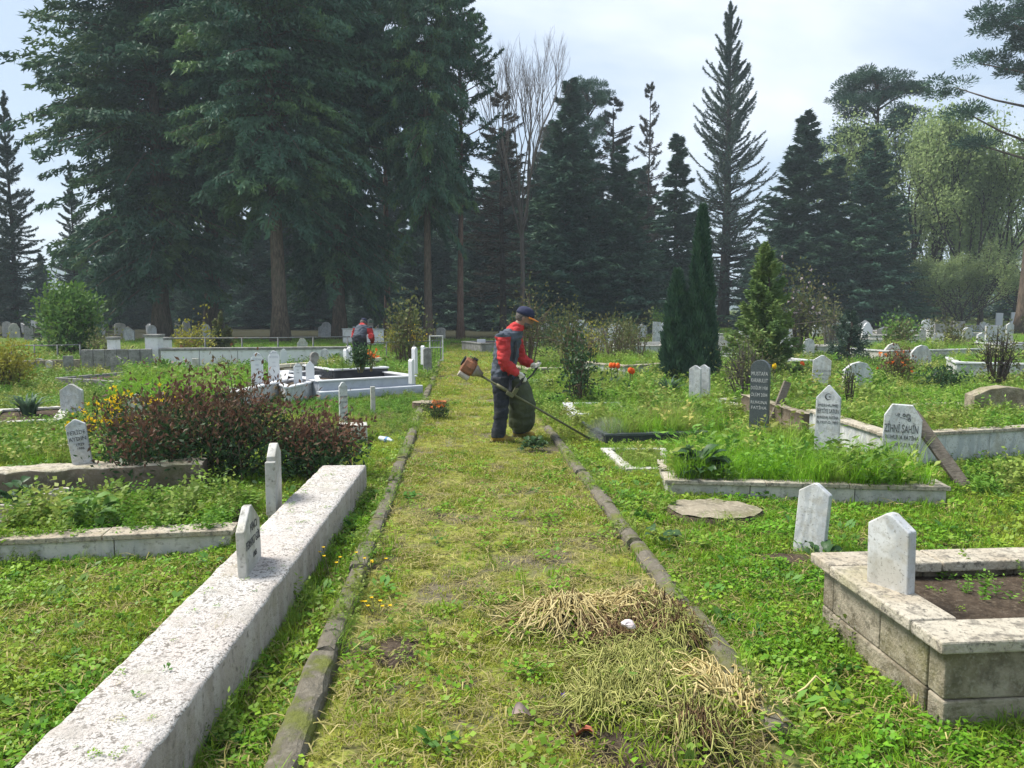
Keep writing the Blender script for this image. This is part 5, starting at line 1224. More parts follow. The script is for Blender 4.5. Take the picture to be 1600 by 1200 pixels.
# ------------------------------------------------------------------ heap of pulled stalks
hp = gp(1010, 1045); heap = empty('weed_heap', (hp.x, hp.y, 0)); tag(heap, 'heap of pulled straw-coloured stalks and roots lying across the right kerb', 'weed heap')
HM = [(gp(x_, y_), sx, hh_) for x_, y_, sx, hh_ in ((885, 985, .17, .10), (1000, 980, .18, .13), (1060, 1010, .15, .08), (985, 1060, .24, .07), (1100, 1110, .22, .07), (950, 1140, .24, .05), (1060, 1190, .24, .06))]
def hmound(x, y):
    z = 0
    for c_, sx, hh_ in HM: z = z + hh_ * np.exp(-(((x - c_.x) / sx) ** 2 + ((y - c_.y) / (sx * 1.15)) ** 2))
    return z
g = np.random.default_rng(9)
def strands(bundles, mat, name, rad=.0030):
    mb = MB(); npv = []
    for (bx, by, bz, n, ang, spr, ln, rise) in bundles:
        b = gp(bx, by) - Vector((hp.x, hp.y, 0))
        for i in range(n):
            a = ang + g.normal(0, spr); l = ln * g.uniform(.35, 1.2); dr = g.normal(0, .13); k = 7
            q = b + Vector((g.normal(0, .04), g.normal(0, .035), bz * g.uniform(.3, 1.1))); z = q.z; vz = (abs(g.normal(0, .5)) * rise + .15 * rise) * .6
            pts = [q.copy()]
            for j in range(k):
                a += dr + g.normal(0, .07); z += vz * l / k * 4 - bz * .10; vz -= rise * .30
                q = q + Vector((math.cos(a), math.sin(a), 0)) * (l / k); hz_ = float(hmound(q.x + hp.x, q.y + hp.y)); pts.append(Vector((q.x, q.y, hz_ * .92 + max(z - bz * .8, .012 + .03 * abs(g.normal())))))
            r0 = rad * g.uniform(.6, 1.35); mb.tube(pts, [r0] * (k - 1) + [r0 * .8, r0 * .4], 3, cap=False); npv.append(len(pts) * 3)
    me = mb.mesh(name, [mat], True)
    at = me.attributes.new('tint', 'FLOAT', 'POINT'); at.data.foreach_set('value', np.repeat(g.random(len(npv)), npv).astype(np.float32))
    o = put(name, me, heap); o['kind'] = 'stuff'; return o
strands([(880, 958, .10, 126, R(-60), .45, .46, .10), (885, 962, .09, 90, R(-115), .5, .42, .08), (890, 962, .07, 28, R(185), .5, .46, .05), (895, 956, .10, 144, R(-28), .32, .52, .10)], M['straw'], 'stalks', .0042)
strands([(995, 952, .11, 126, R(-62), .45, .32, .16), (985, 950, .11, 64, R(-20), .7, .22, .10), (1010, 955, .1, 54, R(150), .8, .2, .1)], M['straw'], 'stalks', .0036)
strands([(1150, 1128, .04, 90, R(118), .30, .40, .13), (1160, 1126, .04, 64, R(62), .26, .40, .16), (1150, 1125, .03, 25, R(10), .8, .25, .08)], M['straw'], 'stalks', .0046)
strands([(1060, 1050, .05, 82, R(140), .6, .45, .10), (960, 1050, .04, 108, R(20), 1.8, .34, .06), (1010, 1105, .04, 216, R(10), 2.2, .26, .06), (930, 1120, .03, 90, R(30), 2.0, .25, .05), (1180, 1080, .03, 32, R(30), 1.6, .30, .06), (1040, 1000, .05, 90, R(-40), 1.2, .3, .08)], M['straw_green'], 'stalks', .0028)
strands([(890, 962, .08, 120, R(-80), 1.2, .16, .06), (1040, 965, .09, 130, R(-60), 1.2, .17, .06), (1090, 1165, .05, 110, R(-85), 1.0, .11, .08), (970, 1010, .05, 120, 0, 3, .26, .05), (1060, 1010, .05, 60, 0, 3, .22, .05)], M['straw_dark'], 'roots', .0026)
strands([(950, 1120, .03, 160, 0, 3, .24, .04), (1080, 1170, .03, 120, 0, 3, .24, .04), (1010, 1060, .03, 120, 0, 3, .26, .05), (820, 1000, .01, 16, 0, 3, .35, .03)], M['straw_green'], 'stalks', .0026)
mb = MB(); n = 46; x0_, x1_, y0_, y1_ = -.75, .85, -1.05, .75
vs = [(x0_ + (x1_ - x0_) * i / n, y0_ + (y1_ - y0_) * j / n) for j in range(n + 1) for i in range(n + 1)]
vs = [(x_, y_, float(hmound(x_ + hp.x, y_ + hp.y)) - .03 + .03 * mnoise.noise((x_ * 11, y_ * 11, 0)) + .015 * mnoise.noise((x_ * 30, y_ * 30, 4))) for x_, y_ in vs]
mb.add(vs, [(j * (n + 1) + i, j * (n + 1) + i + 1, (j + 1) * (n + 1) + i + 1, (j + 1) * (n + 1) + i) for j in range(n) for i in range(n)])
mb.build('root_clod', M['soil'], heap, smooth=True)
def litter_leaf(lab, px, py, mat, l, w, rz):
    q = MB(); vs = []; m = 5
    for k in range(m + 1):
        u = k / m; ww = w * math.sin(min(u + .06, .97) * math.pi) * .5; z = .02 * math.sin(u * 5)
        vs += [(u * l, -ww, z + .012), (u * l, 0, z), (u * l, ww, z + .016)]
    q.add(vs, [(k * 3 + s_, k * 3 + s_ + 1, k * 3 + s_ + 4, k * 3 + s_ + 3) for k in range(m) for s_ in (0, 1)])
    p = gp(px, py); tag(q.build('fallen_leaf', mat, None, (p.x, p.y, .035), (.15, .1, rz), smooth=True), lab, 'leaf')
M['dead_leaf'] = solid('dead_leaf', (.28, .22, .19), [(20, .4, .6, (.18, .13, .11), .8)], .8)
litter_leaf('greyish dead leaf on the moss left of the weed heap', 800, 1132, M['dead_leaf'], .10, .07, .4)
litter_leaf('reddish dead leaf at the front of the weed heap', 930, 1165, solid('dead_red', (.34, .10, .06), (), .7), .10, .05, 2.8)
litter_leaf('orange dead leaf in the middle of the weed heap', 905, 1095, solid('dead_orange', (.45, .20, .12), (), .7), .05, .05, 1.2)
mb = MB(); 
for k in range(5):
    a = k * 1.257; o = Vector((math.cos(a) * .5, math.sin(a) * .5, .9)).normalized() * .03; s_ = Vector((-math.sin(a), math.cos(a), 0)) * .010
    mb.add([Vector(), o * .6 + s_, o, o * .6 - s_], [(0, 1, 2, 3)])
p = gp(881, 1108); tag(mb.build('violet_flower', M['petal_violet'], None, (p.x, p.y, .04)), 'tiny violet flower in the moss beside the weed heap', 'flower')
def wad(lab, px, py, z):
    q = MB(); q.ball((0, 0, 0), (.034, .026, .020), n=14); q.v = [tuple(Vector(v) * (1 + .5 * mnoise.noise(Vector(v) * 40))) for v in q.v]
    p = gp(px, py, z); tag(q.build('crumpled_paper', solid('paper', (.62, .55, .55), [(30, .5, .65, (.45, .33, .33), .7)], .8), None, p), lab, 'paper')
wad('crumpled pinkish-white tissue on top of the weed heap', 983, 975, .14)
# soil patches where plants were pulled up
def soil_patch(lab, px, py, rx, ry, seed):
    p = gp(px, py); q = MB(); n = 26; vs = [(0, 0, .022)]
    for j in range(1, 6):
        for k in range(n):
            a = 6.283 * k / n; s = j / 5 * (1 + .45 * mnoise.noise((math.cos(a) * 1.8 + seed, math.sin(a) * 1.8, 0)) + .25 * mnoise.noise((math.cos(a) * 5 + seed, math.sin(a) * 5, 0)))
            z = .024 * (1 - (j / 5) ** 2) + .02 * mnoise.noise((rx * s * math.cos(a) * 16, ry * s * math.sin(a) * 16, seed)) * (1 - j / 5) - (.03 if j == 5 else 0) + .006
            vs.append((rx * s * math.cos(a), ry * s * math.sin(a), z))
    fs_ = [(0, 1 + k, 1 + (k + 1) % n) for k in range(n)] + [(1 + j * n + k, 1 + (j + 1) * n + k, 1 + (j + 1) * n + (k + 1) % n, 1 + j * n + (k + 1) % n) for j in range(4) for k in range(n)]
    q.add(vs, fs_); o = q.build('soil_patch', M['soil'], None, (p.x, p.y, float(gz(np.float64(p.x), np.float64(p.y)))), smooth=True); tag(o, kind='structure')
    excl([(p.x + rx * .5 * math.cos(t_), p.y + ry * .5 * math.sin(t_)) for t_ in [k * .785 for k in range(8)]])
soil_patch('s', 620, 1015, .11, .20, 1); soil_patch('s', 1235, 880, .32, .20, 2); soil_patch('s', 1380, 850, .35, .14, 3); soil_patch('s', 1600, 745, .5, .25, 4)

# ------------------------------------------------------------------ ground cover: instanced clumps of real blades and leaves
def blade_clump(name, mat, n, h, r, w, seed, lean=.5, flat=False):
    g = np.random.default_rng(seed); Vs = []; Qs = []; T = []; b = 0
    for i in range(n):
        a = g.uniform(0, 6.28); rr = r * g.random() ** .6; a2 = g.uniform(0, 6.28)
        base = np.array([rr * math.cos(a), rr * math.sin(a), -.004]); l = h * g.uniform(.5, 1.15)
        o = np.array([math.cos(a2), math.sin(a2), 0]); S = np.array([-o[1], o[0], 0]) * w * g.uniform(.6, 1.3)
        le = lean * g.uniform(.3, 1.4)
        if flat:
            d = o; p1 = base + d * l * .5 + (0, 0, .006 + .02 * g.random()); p2 = base + d * l + (0, 0, .004 + .015 * g.random() ** 2)
            Vs += [base - S * .5 + (0, 0, .008), base + S * .5 + (0, 0, .008), p1 - S * .5, p1 + S * .5, p2 - S * .3, p2 + S * .3]
        else:
            p1 = base + o * l * le * .3 + (0, 0, l * .55); p2 = base + o * l * le + (0, 0, l * (1 - .35 * le))
            Vs += [base - S * .5, base + S * .5, p1 - S * .42, p1 + S * .42, p2 - S * .05, p2 + S * .05]
        Qs += [[b, b + 1, b + 3, b + 2], [b + 2, b + 3, b + 5, b + 4]]; T += [g.random()] * 6; b += 6
    return np_mesh(name, np.array(Vs), np.array(Qs), [mat], tint=np.array(T))
def leaf_clump(name, mat, n, r, ls, asp, z, seed, rise=.4):
    g = np.random.default_rng(seed)
    a = g.uniform(0, 6.28, n); rr = r * g.random(n) ** .55
    P = np.stack([rr * np.cos(a), rr * np.sin(a), z * g.uniform(.2, 1, n)], -1)
    a2 = a + g.normal(0, .9, n); D = np.stack([np.cos(a2), np.sin(a2), g.normal(rise * .4, rise, n)], -1)
    S = np.stack([-np.sin(a2), np.cos(a2), g.normal(0, .35, n)], -1)
    V, Q = leaf_quads(P, D, S, ls * g.uniform(.6, 1.3, n), ls * asp * g.uniform(.7, 1.2, n), .52, .06)
    return np_mesh(name, V, Q, [mat], tint=np.repeat(g.random(n), 4))
def weed_clump(name, mat, seed):
    g = np.random.default_rng(seed); Ps = []; Ds = []
    for i in range(7):
        bx, by = g.normal(0, .06, 2); h = g.uniform(.14, .34)
        for k in range(12):
            u = (k + 1) / 12; a = g.uniform(0, 6.28)
            Ps.append((bx * (1 + u), by * (1 + u), h * u)); Ds.append((math.cos(a), math.sin(a), .35 - .5 * (1 - u)))
    n = len(Ps); V, Q = leaf_quads(np.array(Ps), np.array(Ds), g.normal(0, 1, (n, 3)), .075 * g.uniform(.6, 1.2, n), .032 * g.uniform(.7, 1.2, n), .45, .05)
    return np_mesh(name, V, Q, [mat], tint=np.repeat(g.random(n), 4))
def clumps(cname, meshes):
    c = bpy.data.collections.new(cname)
    for i, me in enumerate(meshes):
        c.objects.link(bpy.data.objects.new('%s_%02d' % (cname, i), me))
    return c
C_TURF = clumps('turf_clump', [blade_clump('turf', M['g_turf'], 22, .030, .055, .0045, s, .9) for s in (1, 2, 3)] + [leaf_clump('turfleaf', M['g_leaf'], 12, .05, .020, .8, .018, 4)] + [blade_clump('turfstraw', M['g_straw'], 10, .07, .06, .0035, 5, flat=True)])
C_SIDE = clumps('side_clump', [blade_clump('grs', M['g_grass'], 18, .070, .06, .0050, s, .8) for s in (11, 12)] + [leaf_clump('clover', M['g_leaf'], 20, .07, .026, .85, .04, s) for s in (13, 14)] + [leaf_clump('rosette', M['g_rosette'], 10, .03, .055, .5, .025, 15, .3), blade_clump('clip', M['g_straw'], 10, .10, .08, .004, 16, flat=True), blade_clump('mossy', M['g_turf'], 30, .035, .07, .0045, 17, .9)])
C_TALL = clumps('tall_clump', [blade_clump('tall', M['g_tall'], 22, .26, .07, .0065, s, .55) for s in (21, 22, 23)] + [weed_clump('weed', M['g_weed'], 24)])
C_WEED = clumps('weed_clump', [weed_clump('weed', M['g_weed'], s) for s in (31, 32)] + [leaf_clump('cloverb', M['g_leaf'], 34, .11, .040, .8, .09, 33), blade_clump('grb', M['g_grass'], 20, .15, .09, .0075, 34, .7)])
C_FAR = clumps('far_clump', [blade_clump('fargrass', M['g_tall'], 34, .26, .30, .020, s, .6) for s in (41, 42)] + [leaf_clump('farweed', M['g_weed'], 60, .32, .085, .55, .22, 43)])

def scatter_tree(col_):
    ng = bpy.data.node_groups.new('ground_cover', 'GeometryNodeTree')
    ng.interface.new_socket('Geometry', in_out='INPUT', socket_type='NodeSocketGeometry')
    ng.interface.new_socket('Geometry', in_out='OUTPUT', socket_type='NodeSocketGeometry')
    n = ng.nodes.new; l = ng.links.new
    gi = n('NodeGroupInput'); go = n('NodeGroupOutput'); ip = n('GeometryNodeInstanceOnPoints'); ci = n('GeometryNodeCollectionInfo')
    ci.inputs['Collection'].default_value = col_; ci.inputs['Separate Children'].default_value = True; ci.inputs['Reset Children'].default_value = True
    mp = n('GeometryNodeMeshToPoints')
    l(gi.outputs[0], mp.inputs['Mesh']); l(mp.outputs[0], ip.inputs['Points']); l(ci.outputs[0], ip.inputs['Instance']); ip.inputs['Pick Instance'].default_value = True
    def at(nm, ty):
        a = n('GeometryNodeInputNamedAttribute'); a.data_type = ty; a.inputs['Name'].default_value = nm; return a.outputs[0]
    l(at('idx', 'INT'), ip.inputs['Instance Index']); l(at('rot', 'FLOAT_VECTOR'), ip.inputs['Rotation']); l(at('scl', 'FLOAT_VECTOR'), ip.inputs['Scale'])
    l(ip.outputs[0], go.inputs[0])
    return ng
NG = {}
def scatter(name, P, sc, idx, col_, ctint, tilt=.18, seed=0):
    g = np.random.default_rng(seed); n = len(P)
    if n == 0: return
    me = bpy.data.meshes.new(name); me.vertices.add(n); me.vertices.foreach_set('co', np.asarray(P, np.float32).ravel())
    a = me.attributes.new('idx', 'INT', 'POINT'); a.data.foreach_set('value', idx.astype(np.int32))
    rot = np.stack([g.normal(0, tilt, n), g.normal(0, tilt, n), g.uniform(0, 6.28, n)], -1)
    a = me.attributes.new('rot', 'FLOAT_VECTOR', 'POINT'); a.data.foreach_set('vector', rot.astype(np.float32).ravel())
    s3 = np.stack([sc, sc, sc * g.uniform(.75, 1.25, n)], -1)
    a = me.attributes.new('scl', 'FLOAT_VECTOR', 'POINT'); a.data.foreach_set('vector', s3.astype(np.float32).ravel())
    a = me.attributes.new('ctint', 'FLOAT', 'POINT'); a.data.foreach_set('value', np.clip(ctint, 0, 1).astype(np.float32))
    o = put(name, me); o['kind'] = 'stuff'
    if col_.name not in NG: NG[col_.name] = scatter_tree(col_)
    md = o.modifiers.new('cover', 'NODES'); md.node_group = NG[col_.name]
    return o
def inside(P, polys):
    x, y = P[:, 0], P[:, 1]; res = np.zeros(len(P), bool)
    for q in polys:
        c = np.zeros(len(P), bool); j = len(q) - 1
        for i in range(len(q)):
            xi, yi, xj, yj = q[i][0], q[i][1], q[j][0], q[j][1]
            if abs(yj - yi) > 1e-9:
                c ^= ((yi > y) != (yj > y)) & (x < (xj - xi) * (y - yi) / (yj - yi) + xi)
            j = i
        res |= c
    return res
def vnoise(x, y, s, seed=0):
    """cheap smooth value noise in 0..1"""
    g = np.random.default_rng(seed); T = g.random((64, 64))
    u, v = x * s, y * s; i, j = np.floor(u).astype(int), np.floor(v).astype(int); fu, fv = u - i, v - j
    fu = fu * fu * (3 - 2 * fu); fv = fv * fv * (3 - 2 * fv); i %= 64; j %= 64; i1, j1 = (i + 1) % 64, (j + 1) % 64
    return (T[i, j] * (1 - fu) + T[i1, j] * fu) * (1 - fv) + (T[i, j1] * (1 - fu) + T[i1, j1] * fu) * fv
def area(x0, x1, y0, y1, dens, seed):
    """points in the part of the rectangle the lens could see, a little margin included"""
    g = np.random.default_rng(seed); n = int((x1 - x0) * (y1 - y0) * dens)
    P = np.stack([g.uniform(x0, x1, n), g.uniform(y0, y1, n)], -1)
    return P[np.abs(P[:, 0]) < P[:, 1] * .70 + .9]
def onground(P): return np.stack([P[:, 0], P[:, 1], gz(P[:, 0], P[:, 1])], -1)
def across(P):
    dx, dy_ = P[:, 0] - KL.x, P[:, 1] - KL.y
    return dx * PN.x + dy_ * PN.y
pick = lambda g, n, w: g.choice(len(w), n, p=np.array(w) / sum(w))
# mown path
for k, (y0, y1, de, sc0) in enumerate([(1.9, 5, 1500, .85), (5, 9, 850, 1.0), (9, 16, 380, 1.35), (16, 36, 90, 2.3)]):
    P = area(-3, 3.2, y0, y1, de, 200 + k); ac = across(P); m_ = (ac > .06) & (ac < PW - .06); P = P[m_ & ~inside(P, EXCL)]
    nn = vnoise(P[:, 0], P[:, 1], 1.7, 3) * .6 + vnoise(P[:, 0], P[:, 1], 5, 4) * .4
    bare = np.exp(-((P[:, 1] - 5.4) / 1.5) ** 2 - ((across(P) - PW * .5) / .6) ** 2)          # trodden middle of the path
    g = np.random.default_rng(300 + k); keep = g.random(len(P)) < np.clip(1.75 - 2.0 * nn - .75 * bare, .10, 1); P = P[keep]; nn = nn[keep]
    scatter('mown_grass', onground(P), sc0 * g.uniform(.6, 1.3, len(P)) * (1.25 - .5 * nn), pick(g, len(P), [3, 3, 3, 1.5, 1.3]), C_TURF, np.clip(nn * 1.1 + g.normal(0, .25, len(P)) - .17, 0, 1), .2, 400 + k)
# strips beside the path and the open ground between the graves
for k, (y0, y1, de, sc0) in enumerate([(1.6, 5, 780, .9), (5, 9.5, 420, 1.15)]):
    P = area(-7.5, 7.5, y0, y1, de, 210 + k); ac = across(P); m_ = (ac < -.06) | (ac > PW + .06); P = P[m_ & ~inside(P, EXCL)]
    nn = vnoise(P[:, 0], P[:, 1], 1.3, 5) * .6 + vnoise(P[:, 0], P[:, 1], 4, 6) * .4
    g = np.random.default_rng(310 + k)
    scatter('short_grass', onground(P), sc0 * g.uniform(.55, 1.3, len(P)), np.where(vnoise(P[:, 0], P[:, 1], 2.6, 61) * .7 + .3 * g.random(len(P)) > .55, pick(g, len(P), [2.0, 2.0, 3, 3, .6, .8, 1]), pick(g, len(P), [3.5, 3.5, .6, .6, .25, 2.0, 4])), C_SIDE, np.clip((nn - .35) * 1.7 + g.normal(0, .2, len(P)), 0, 1), .22, 410 + k)
for k, (y0, y1, de, sc0) in enumerate([(9.5, 15, 260, .62), (15, 26, 120, .85)]):
    P = area(-18, 18, y0, y1, de, 220 + k); ac = across(P); m_ = (ac < -.05) | (ac > PW + .05); P = P[m_ & ~inside(P, EXCL)]
    nn = vnoise(P[:, 0], P[:, 1], .8, 7) * .6 + vnoise(P[:, 0], P[:, 1], 2.5, 8) * .4; g = np.random.default_rng(320 + k)
    lowz = (P[:, 0] < -1) & (P[:, 1] < 15.5) & (P[:, 0] > -4.2)
    scatter('weeds', onground(P), sc0 * g.uniform(.5, 1.25, len(P)) * np.where(lowz, .5, 1), np.where(nn + g.normal(0, .1, len(P)) > .5, pick(g, len(P), [.5, .5, 1.2, 6]), pick(g, len(P), [1, 1, 2.5, 3])), C_WEED, np.clip((nn - .3) * 1.6 + g.normal(0, .2, len(P)), 0, 1), .2, 420 + k)
P = area(-45, 45, 26, 62, 14, 230); ac = across(P); P = P[((ac < 0) | (ac > PW) | (P[:, 1] > 38)) & ~inside(P, EXCL)]
P = P[~((P[:, 1] > 40) & (P[:, 0] < 6))]
nn = vnoise(P[:, 0], P[:, 1], .4, 9); g = np.random.default_rng(330)
scatter('far_grass', onground(P), .62 * g.uniform(.6, 1.3, len(P)), pick(g, len(P), [3, 3, 2]), C_FAR, np.clip(nn * .9 + g.normal(0, .2, len(P)), 0, 1), .15, 430)
# what grows inside the borders
def fill(name, poly, z, dens, sc0, w, col_, bias, seed, keep=1.0, shrink=.93):
    q = np.array([(p[0], p[1]) for p in poly]); c_ = q.mean(0); q = c_ + (q - c_) * shrink
    lo, hi = q.min(0), q.max(0); g = np.random.default_rng(seed); n = int(np.prod(hi - lo) * dens)
    P = np.stack([g.uniform(lo[0], hi[0], n), g.uniform(lo[1], hi[1], n)], -1); P = P[inside(P, [q])]
    if z < .03: P = P[~inside(P, EXCL)]
    nn = vnoise(P[:, 0], P[:, 1], 2.2, seed); P_ = np.concatenate([P, np.full((len(P), 1), z)], 1)
    m_ = g.random(len(P)) < keep; P_, nn = P_[m_], nn[m_]
    scatter(name, P_, sc0 * g.uniform(.6, 1.25, len(P_)) * (.75 + .5 * nn), pick(g, len(P_), w), col_, np.clip(bias + (nn - .5) * .8 + g.normal(0, .2, len(P_)), 0, 1), .2, seed + 1)
B = rect(c0, d0, .86)
fill('tall_grass', [gp(978, 742), gp(1012, 742) + Vector((.3, 0, 0)), (1.5, 8.5), (1.1, 8.5)], .03, 300, .4, [3, 3, 3, 1], C_TALL, .2, 541)
fill('tall_grass', [gp(897, 664), gp(932, 663) + Vector((.5, 0, 0)), gp(932, 663) + Vector((.5, 1.35, 0)), gp(897, 664) + Vector((0, 1.35, 0))], .10, 200, .5, [3, 3, 3, 2], C_TALL, .2, 543, shrink=.8)
fill('tall_grass', B, .13, 430, .9, [3, 3, 3, .4], C_TALL, .12, 501)
B2 = rect(gp(1050, 745, .0) + Vector((0, .25, 0)), gp(1440, 735, .0) + Vector((0, .3, 0)), 1.5)
fill('tall_grass', [(1.55, 7.4), (3.3, 7.3), (3.6, 8.9), (2.0, 9.0)], .0, 260, .95, [3, 3, 3, .6], C_TALL, .1, 503)
fill('tall_grass', rect(gp(946, 697), gp(1105, 692), 1.05), .10, 320, .95, [3, 3, 3, .3], C_TALL, .62, 505)
fill('tall_grass', [(.95, 9.9), (3.0, 9.6), (3.4, 12.5), (.8, 13.2)], .0, 130, 1.05, [3, 3, 3, 1.2], C_TALL, .25, 507)
fill('tall_grass', [(.75, 12.5), (6.5, 12.0), (8, 17), (.6, 19)], .0, 50, 1.1, [3, 3, 3, 1.5], C_TALL, .25, 509)
fill('tall_grass', [c, e_, e_ + Vector((-.4, 2.0, 0)), c + Vector((-.06, 1.9, 0))], .30, 190, .62, [3, 3, 3, 2], C_TALL, .3, 511)
fill('weeds', [(3.9, 6.3), (6.4, 6.4), (6.2, 7.9), (4.0, 7.2)], .0, 200, .7, [2, 2, 3, 3], C_WEED, .15, 513)
fill('tall_grass', [(3.6, 9.7), (8.8, 10.0), (10.5, 14), (3.4, 13.5)], .05, 60, 1.0, [3, 3, 3, 2], C_TALL, .25, 514)
fill('weeds', rect(gp(-60, 884), gp(362, 863), 1.25), .11, 520, .62, [.4, .4, 5, 1.6], C_WEED, .15, 515)
fill('weeds', [(-4.6, 6.6), (-2.6, 6.55), (-2.7, 7.3), (-4.9, 7.4)], .0, 300, .6, [1, 1, 3, 4], C_WEED, .35, 517)
fill('tall_grass', [(-6.2, 7.6), (-3.4, 7.5), (-4.2, 10.5), (-7.2, 10.6)], .02, 130, .75, [3, 3, 3, 3], C_TALL, .3, 519)
fill('tall_grass', [(-6.2, 11.5), (-4.3, 11.2), (-4.6, 15.5), (-8.0, 16)], .22, 110, 1.0, [3, 3, 3, 1], C_TALL, .12, 521)
fill('weeds', rect(a3, b3, 1.6), .39, 120, .55, [2, 2, 3, 3], C_WEED, .15, 523)
fill('tall_grass', [(.6, 4.9), (1.2, 4.9), (1.2, 6.4), (.8, 6.9)], .0, 20, .35, [3, 3, 3, 2], C_TALL, .15, 525)
fill('weeds', Pq, .285, 30, .35, [1, 1, 3, 2], C_WEED, .4, 527)
for k, (px0, px1, yb0, yb1, h_, dp) in enumerate([(1390, 1545, 569, 564, .4, 2.0), (1493, 1620, 594, 598, .42, 1.9), (976, 1042, 596, 592, .36, 1.6), (826, 942, 590, 586, .22, 1.3)]):
    fill('tall_grass', rect(gp(px0, yb0), gp(px1, yb1), dp), h_ - .06, 60, .9, [3, 3, 3, 2], C_TALL, .25, 530 + 2 * k)
q_ = np.random.default_rng(610); P = np.stack([q_.uniform(hp.x - .85, hp.x + 1.0, 9000), q_.uniform(hp.y - 1.15, hp.y + .9, 9000)], -1)
hz_ = hmound(P[:, 0], P[:, 1]); m_ = q_.random(len(P)) < np.clip((hz_ - .012) * 16, 0, 1) * np.where(P[:, 1] < hp.y, .34, .14); P, hz_ = P[m_], hz_[m_]
scatter('clippings', np.concatenate([P, (hz_ + .004 - .015)[:, None]], 1), q_.uniform(.5, 1.2, len(P)), pick(q_, len(P), [1.8, 1.8, .4, .4, .2, 6, 0]), C_SIDE, .25 + .75 * q_.random(len(P)), .45, 611)
# longer growth left standing along walls, borders and kerbs
q_ = np.random.default_rng(630); Ps = []
for q in EXCL:
    if q[:, 1].min() > 16: continue
    for i in range(len(q)):
        u, v = q[i], q[(i + 1) % len(q)]; ln_ = np.hypot(*(v - u)); n_ = int(ln_ * (26 if q[:, 1].min() < 9 else 14))
        if n_ < 1: continue
        s_ = q_.random(n_)[:, None]; c_ = u + (v - u) * s_; d_ = (c_ - q.mean(0)); d_ /= np.maximum(np.linalg.norm(d_, axis=1, keepdims=True), 1e-6)
        Ps.append(c_ + d_ * q_.uniform(.01, .10, (n_, 1)))
P = np.concatenate(Ps); P = P[(np.abs(P[:, 0]) < P[:, 1] * .7 + .9) & (P[:, 1] > 1.5) & ~inside(P, EXCL)]
nn = vnoise(P[:, 0], P[:, 1], 1.8, 71); P = P[nn > .40 + .2 * q_.random(len(P))]
scatter('edge_grass', onground(P), q_.uniform(.25, .55, len(P)), pick(q_, len(P), [3, 3, 3, 1.3]), C_TALL, .15 + .5 * q_.random(len(P)), .3, 631)
# loose clippings over the near ground, scraps on the wall and the copings
g = np.random.default_rng(600)
P = area(-3, 3, 1.8, 8, 110, 601); P = P[~inside(P, EXCL)]
scatter('clippings', onground(P) + (0, 0, .012), g.uniform(.7, 1.4, len(P)), pick(g, len(P), [.15, .15, .3, .3, .12, 3, 0]), C_SIDE, g.random(len(P)) * .6, .12, 602)
n = 120; s_ = g.random(n) * (w1 - w0).length; u_ = g.uniform(.02, .36, n)
P = np.array([(w0 + wd * float(a_) + nl * float(b_)).to_tuple() for a_, b_ in zip(s_, u_)]); P[:, 2] = .247
scatter('clippings', P, g.uniform(.12, .40, n), pick(g, n, [0, 0, 1, 1, .3, 1.5, 0]), C_SIDE, g.random(n) * .5, .05, 604)
# ------------------------------------------------------------------ people
M['skin'] = solid('skin', (.25, .15, .105), [(20, .45, .65, (.28, .15, .11), .6)], .55)
M['hair'] = solid('hair', (.05, .043, .038), [(60, .4, .6, (.15, .135, .125), .9)], .8)
M['red_cloth'] = solid('red_cloth', (.46, .035, .035), [(9, .42, .64, (.30, .022, .024), .8), (60, .5, .7, (.50, .06, .055), .5)], .85, (26, .5))
M['grey_cloth'] = solid('grey_cloth', (.055, .068, .092), [(9, .42, .64, (.085, .10, .125), .8)], .85, (26, .5))
M['navy_cloth'] = solid('navy_cloth', (.020, .023, .032), [(8, .45, .65, (.042, .045, .052), .8), (5, .56, .7, (.07, .065, .045), .6)], .9, (24, .6))
M['apron_green'] = solid('apron_green', (.045, .055, .028), [(5, .42, .62, (.075, .088, .045), .8), (14, .52, .7, (.03, .034, .022), .7)], .7, (14, .5))
M['glove'] = solid('glove', (.62, .60, .54), [(20, .45, .65, (.45, .43, .36), .8)], .85, (60, .4))
M['boot'] = solid('boot', (.42, .26, .035), [(14, .42, .6, (.20, .13, .04), .9), (4, .5, .62, (.12, .13, .03), .5)], .75, (40, .3))
M['cap'] = solid('cap', (.018, .022, .055), [(40, .45, .65, (.03, .036, .075), .7)], .85)
M['orange'] = solid('orange', (.72, .22, .03), [(20, .5, .7, (.55, .15, .02), .6)], .6)
M['rust_orange'] = solid('rust_orange', (.30, .12, .06), [(12, .42, .62, (.17, .08, .045), .9), (30, .55, .7, (.05, .04, .035), .9)], .7, (30, .2))
M['black_plastic'] = solid('black_plastic', (.02, .02, .02), [(20, .5, .7, (.06, .055, .045), .7)], .6)
M['shaft'] = solid('shaft', (.14, .135, .075), [(12, .45, .65, (.09, .10, .04), .8)], .45, metal=.3)
M['engine_grey'] = solid('engine_grey', (.26, .24, .20), [(12, .45, .65, (.15, .12, .09), .8)], .6, metal=.3)

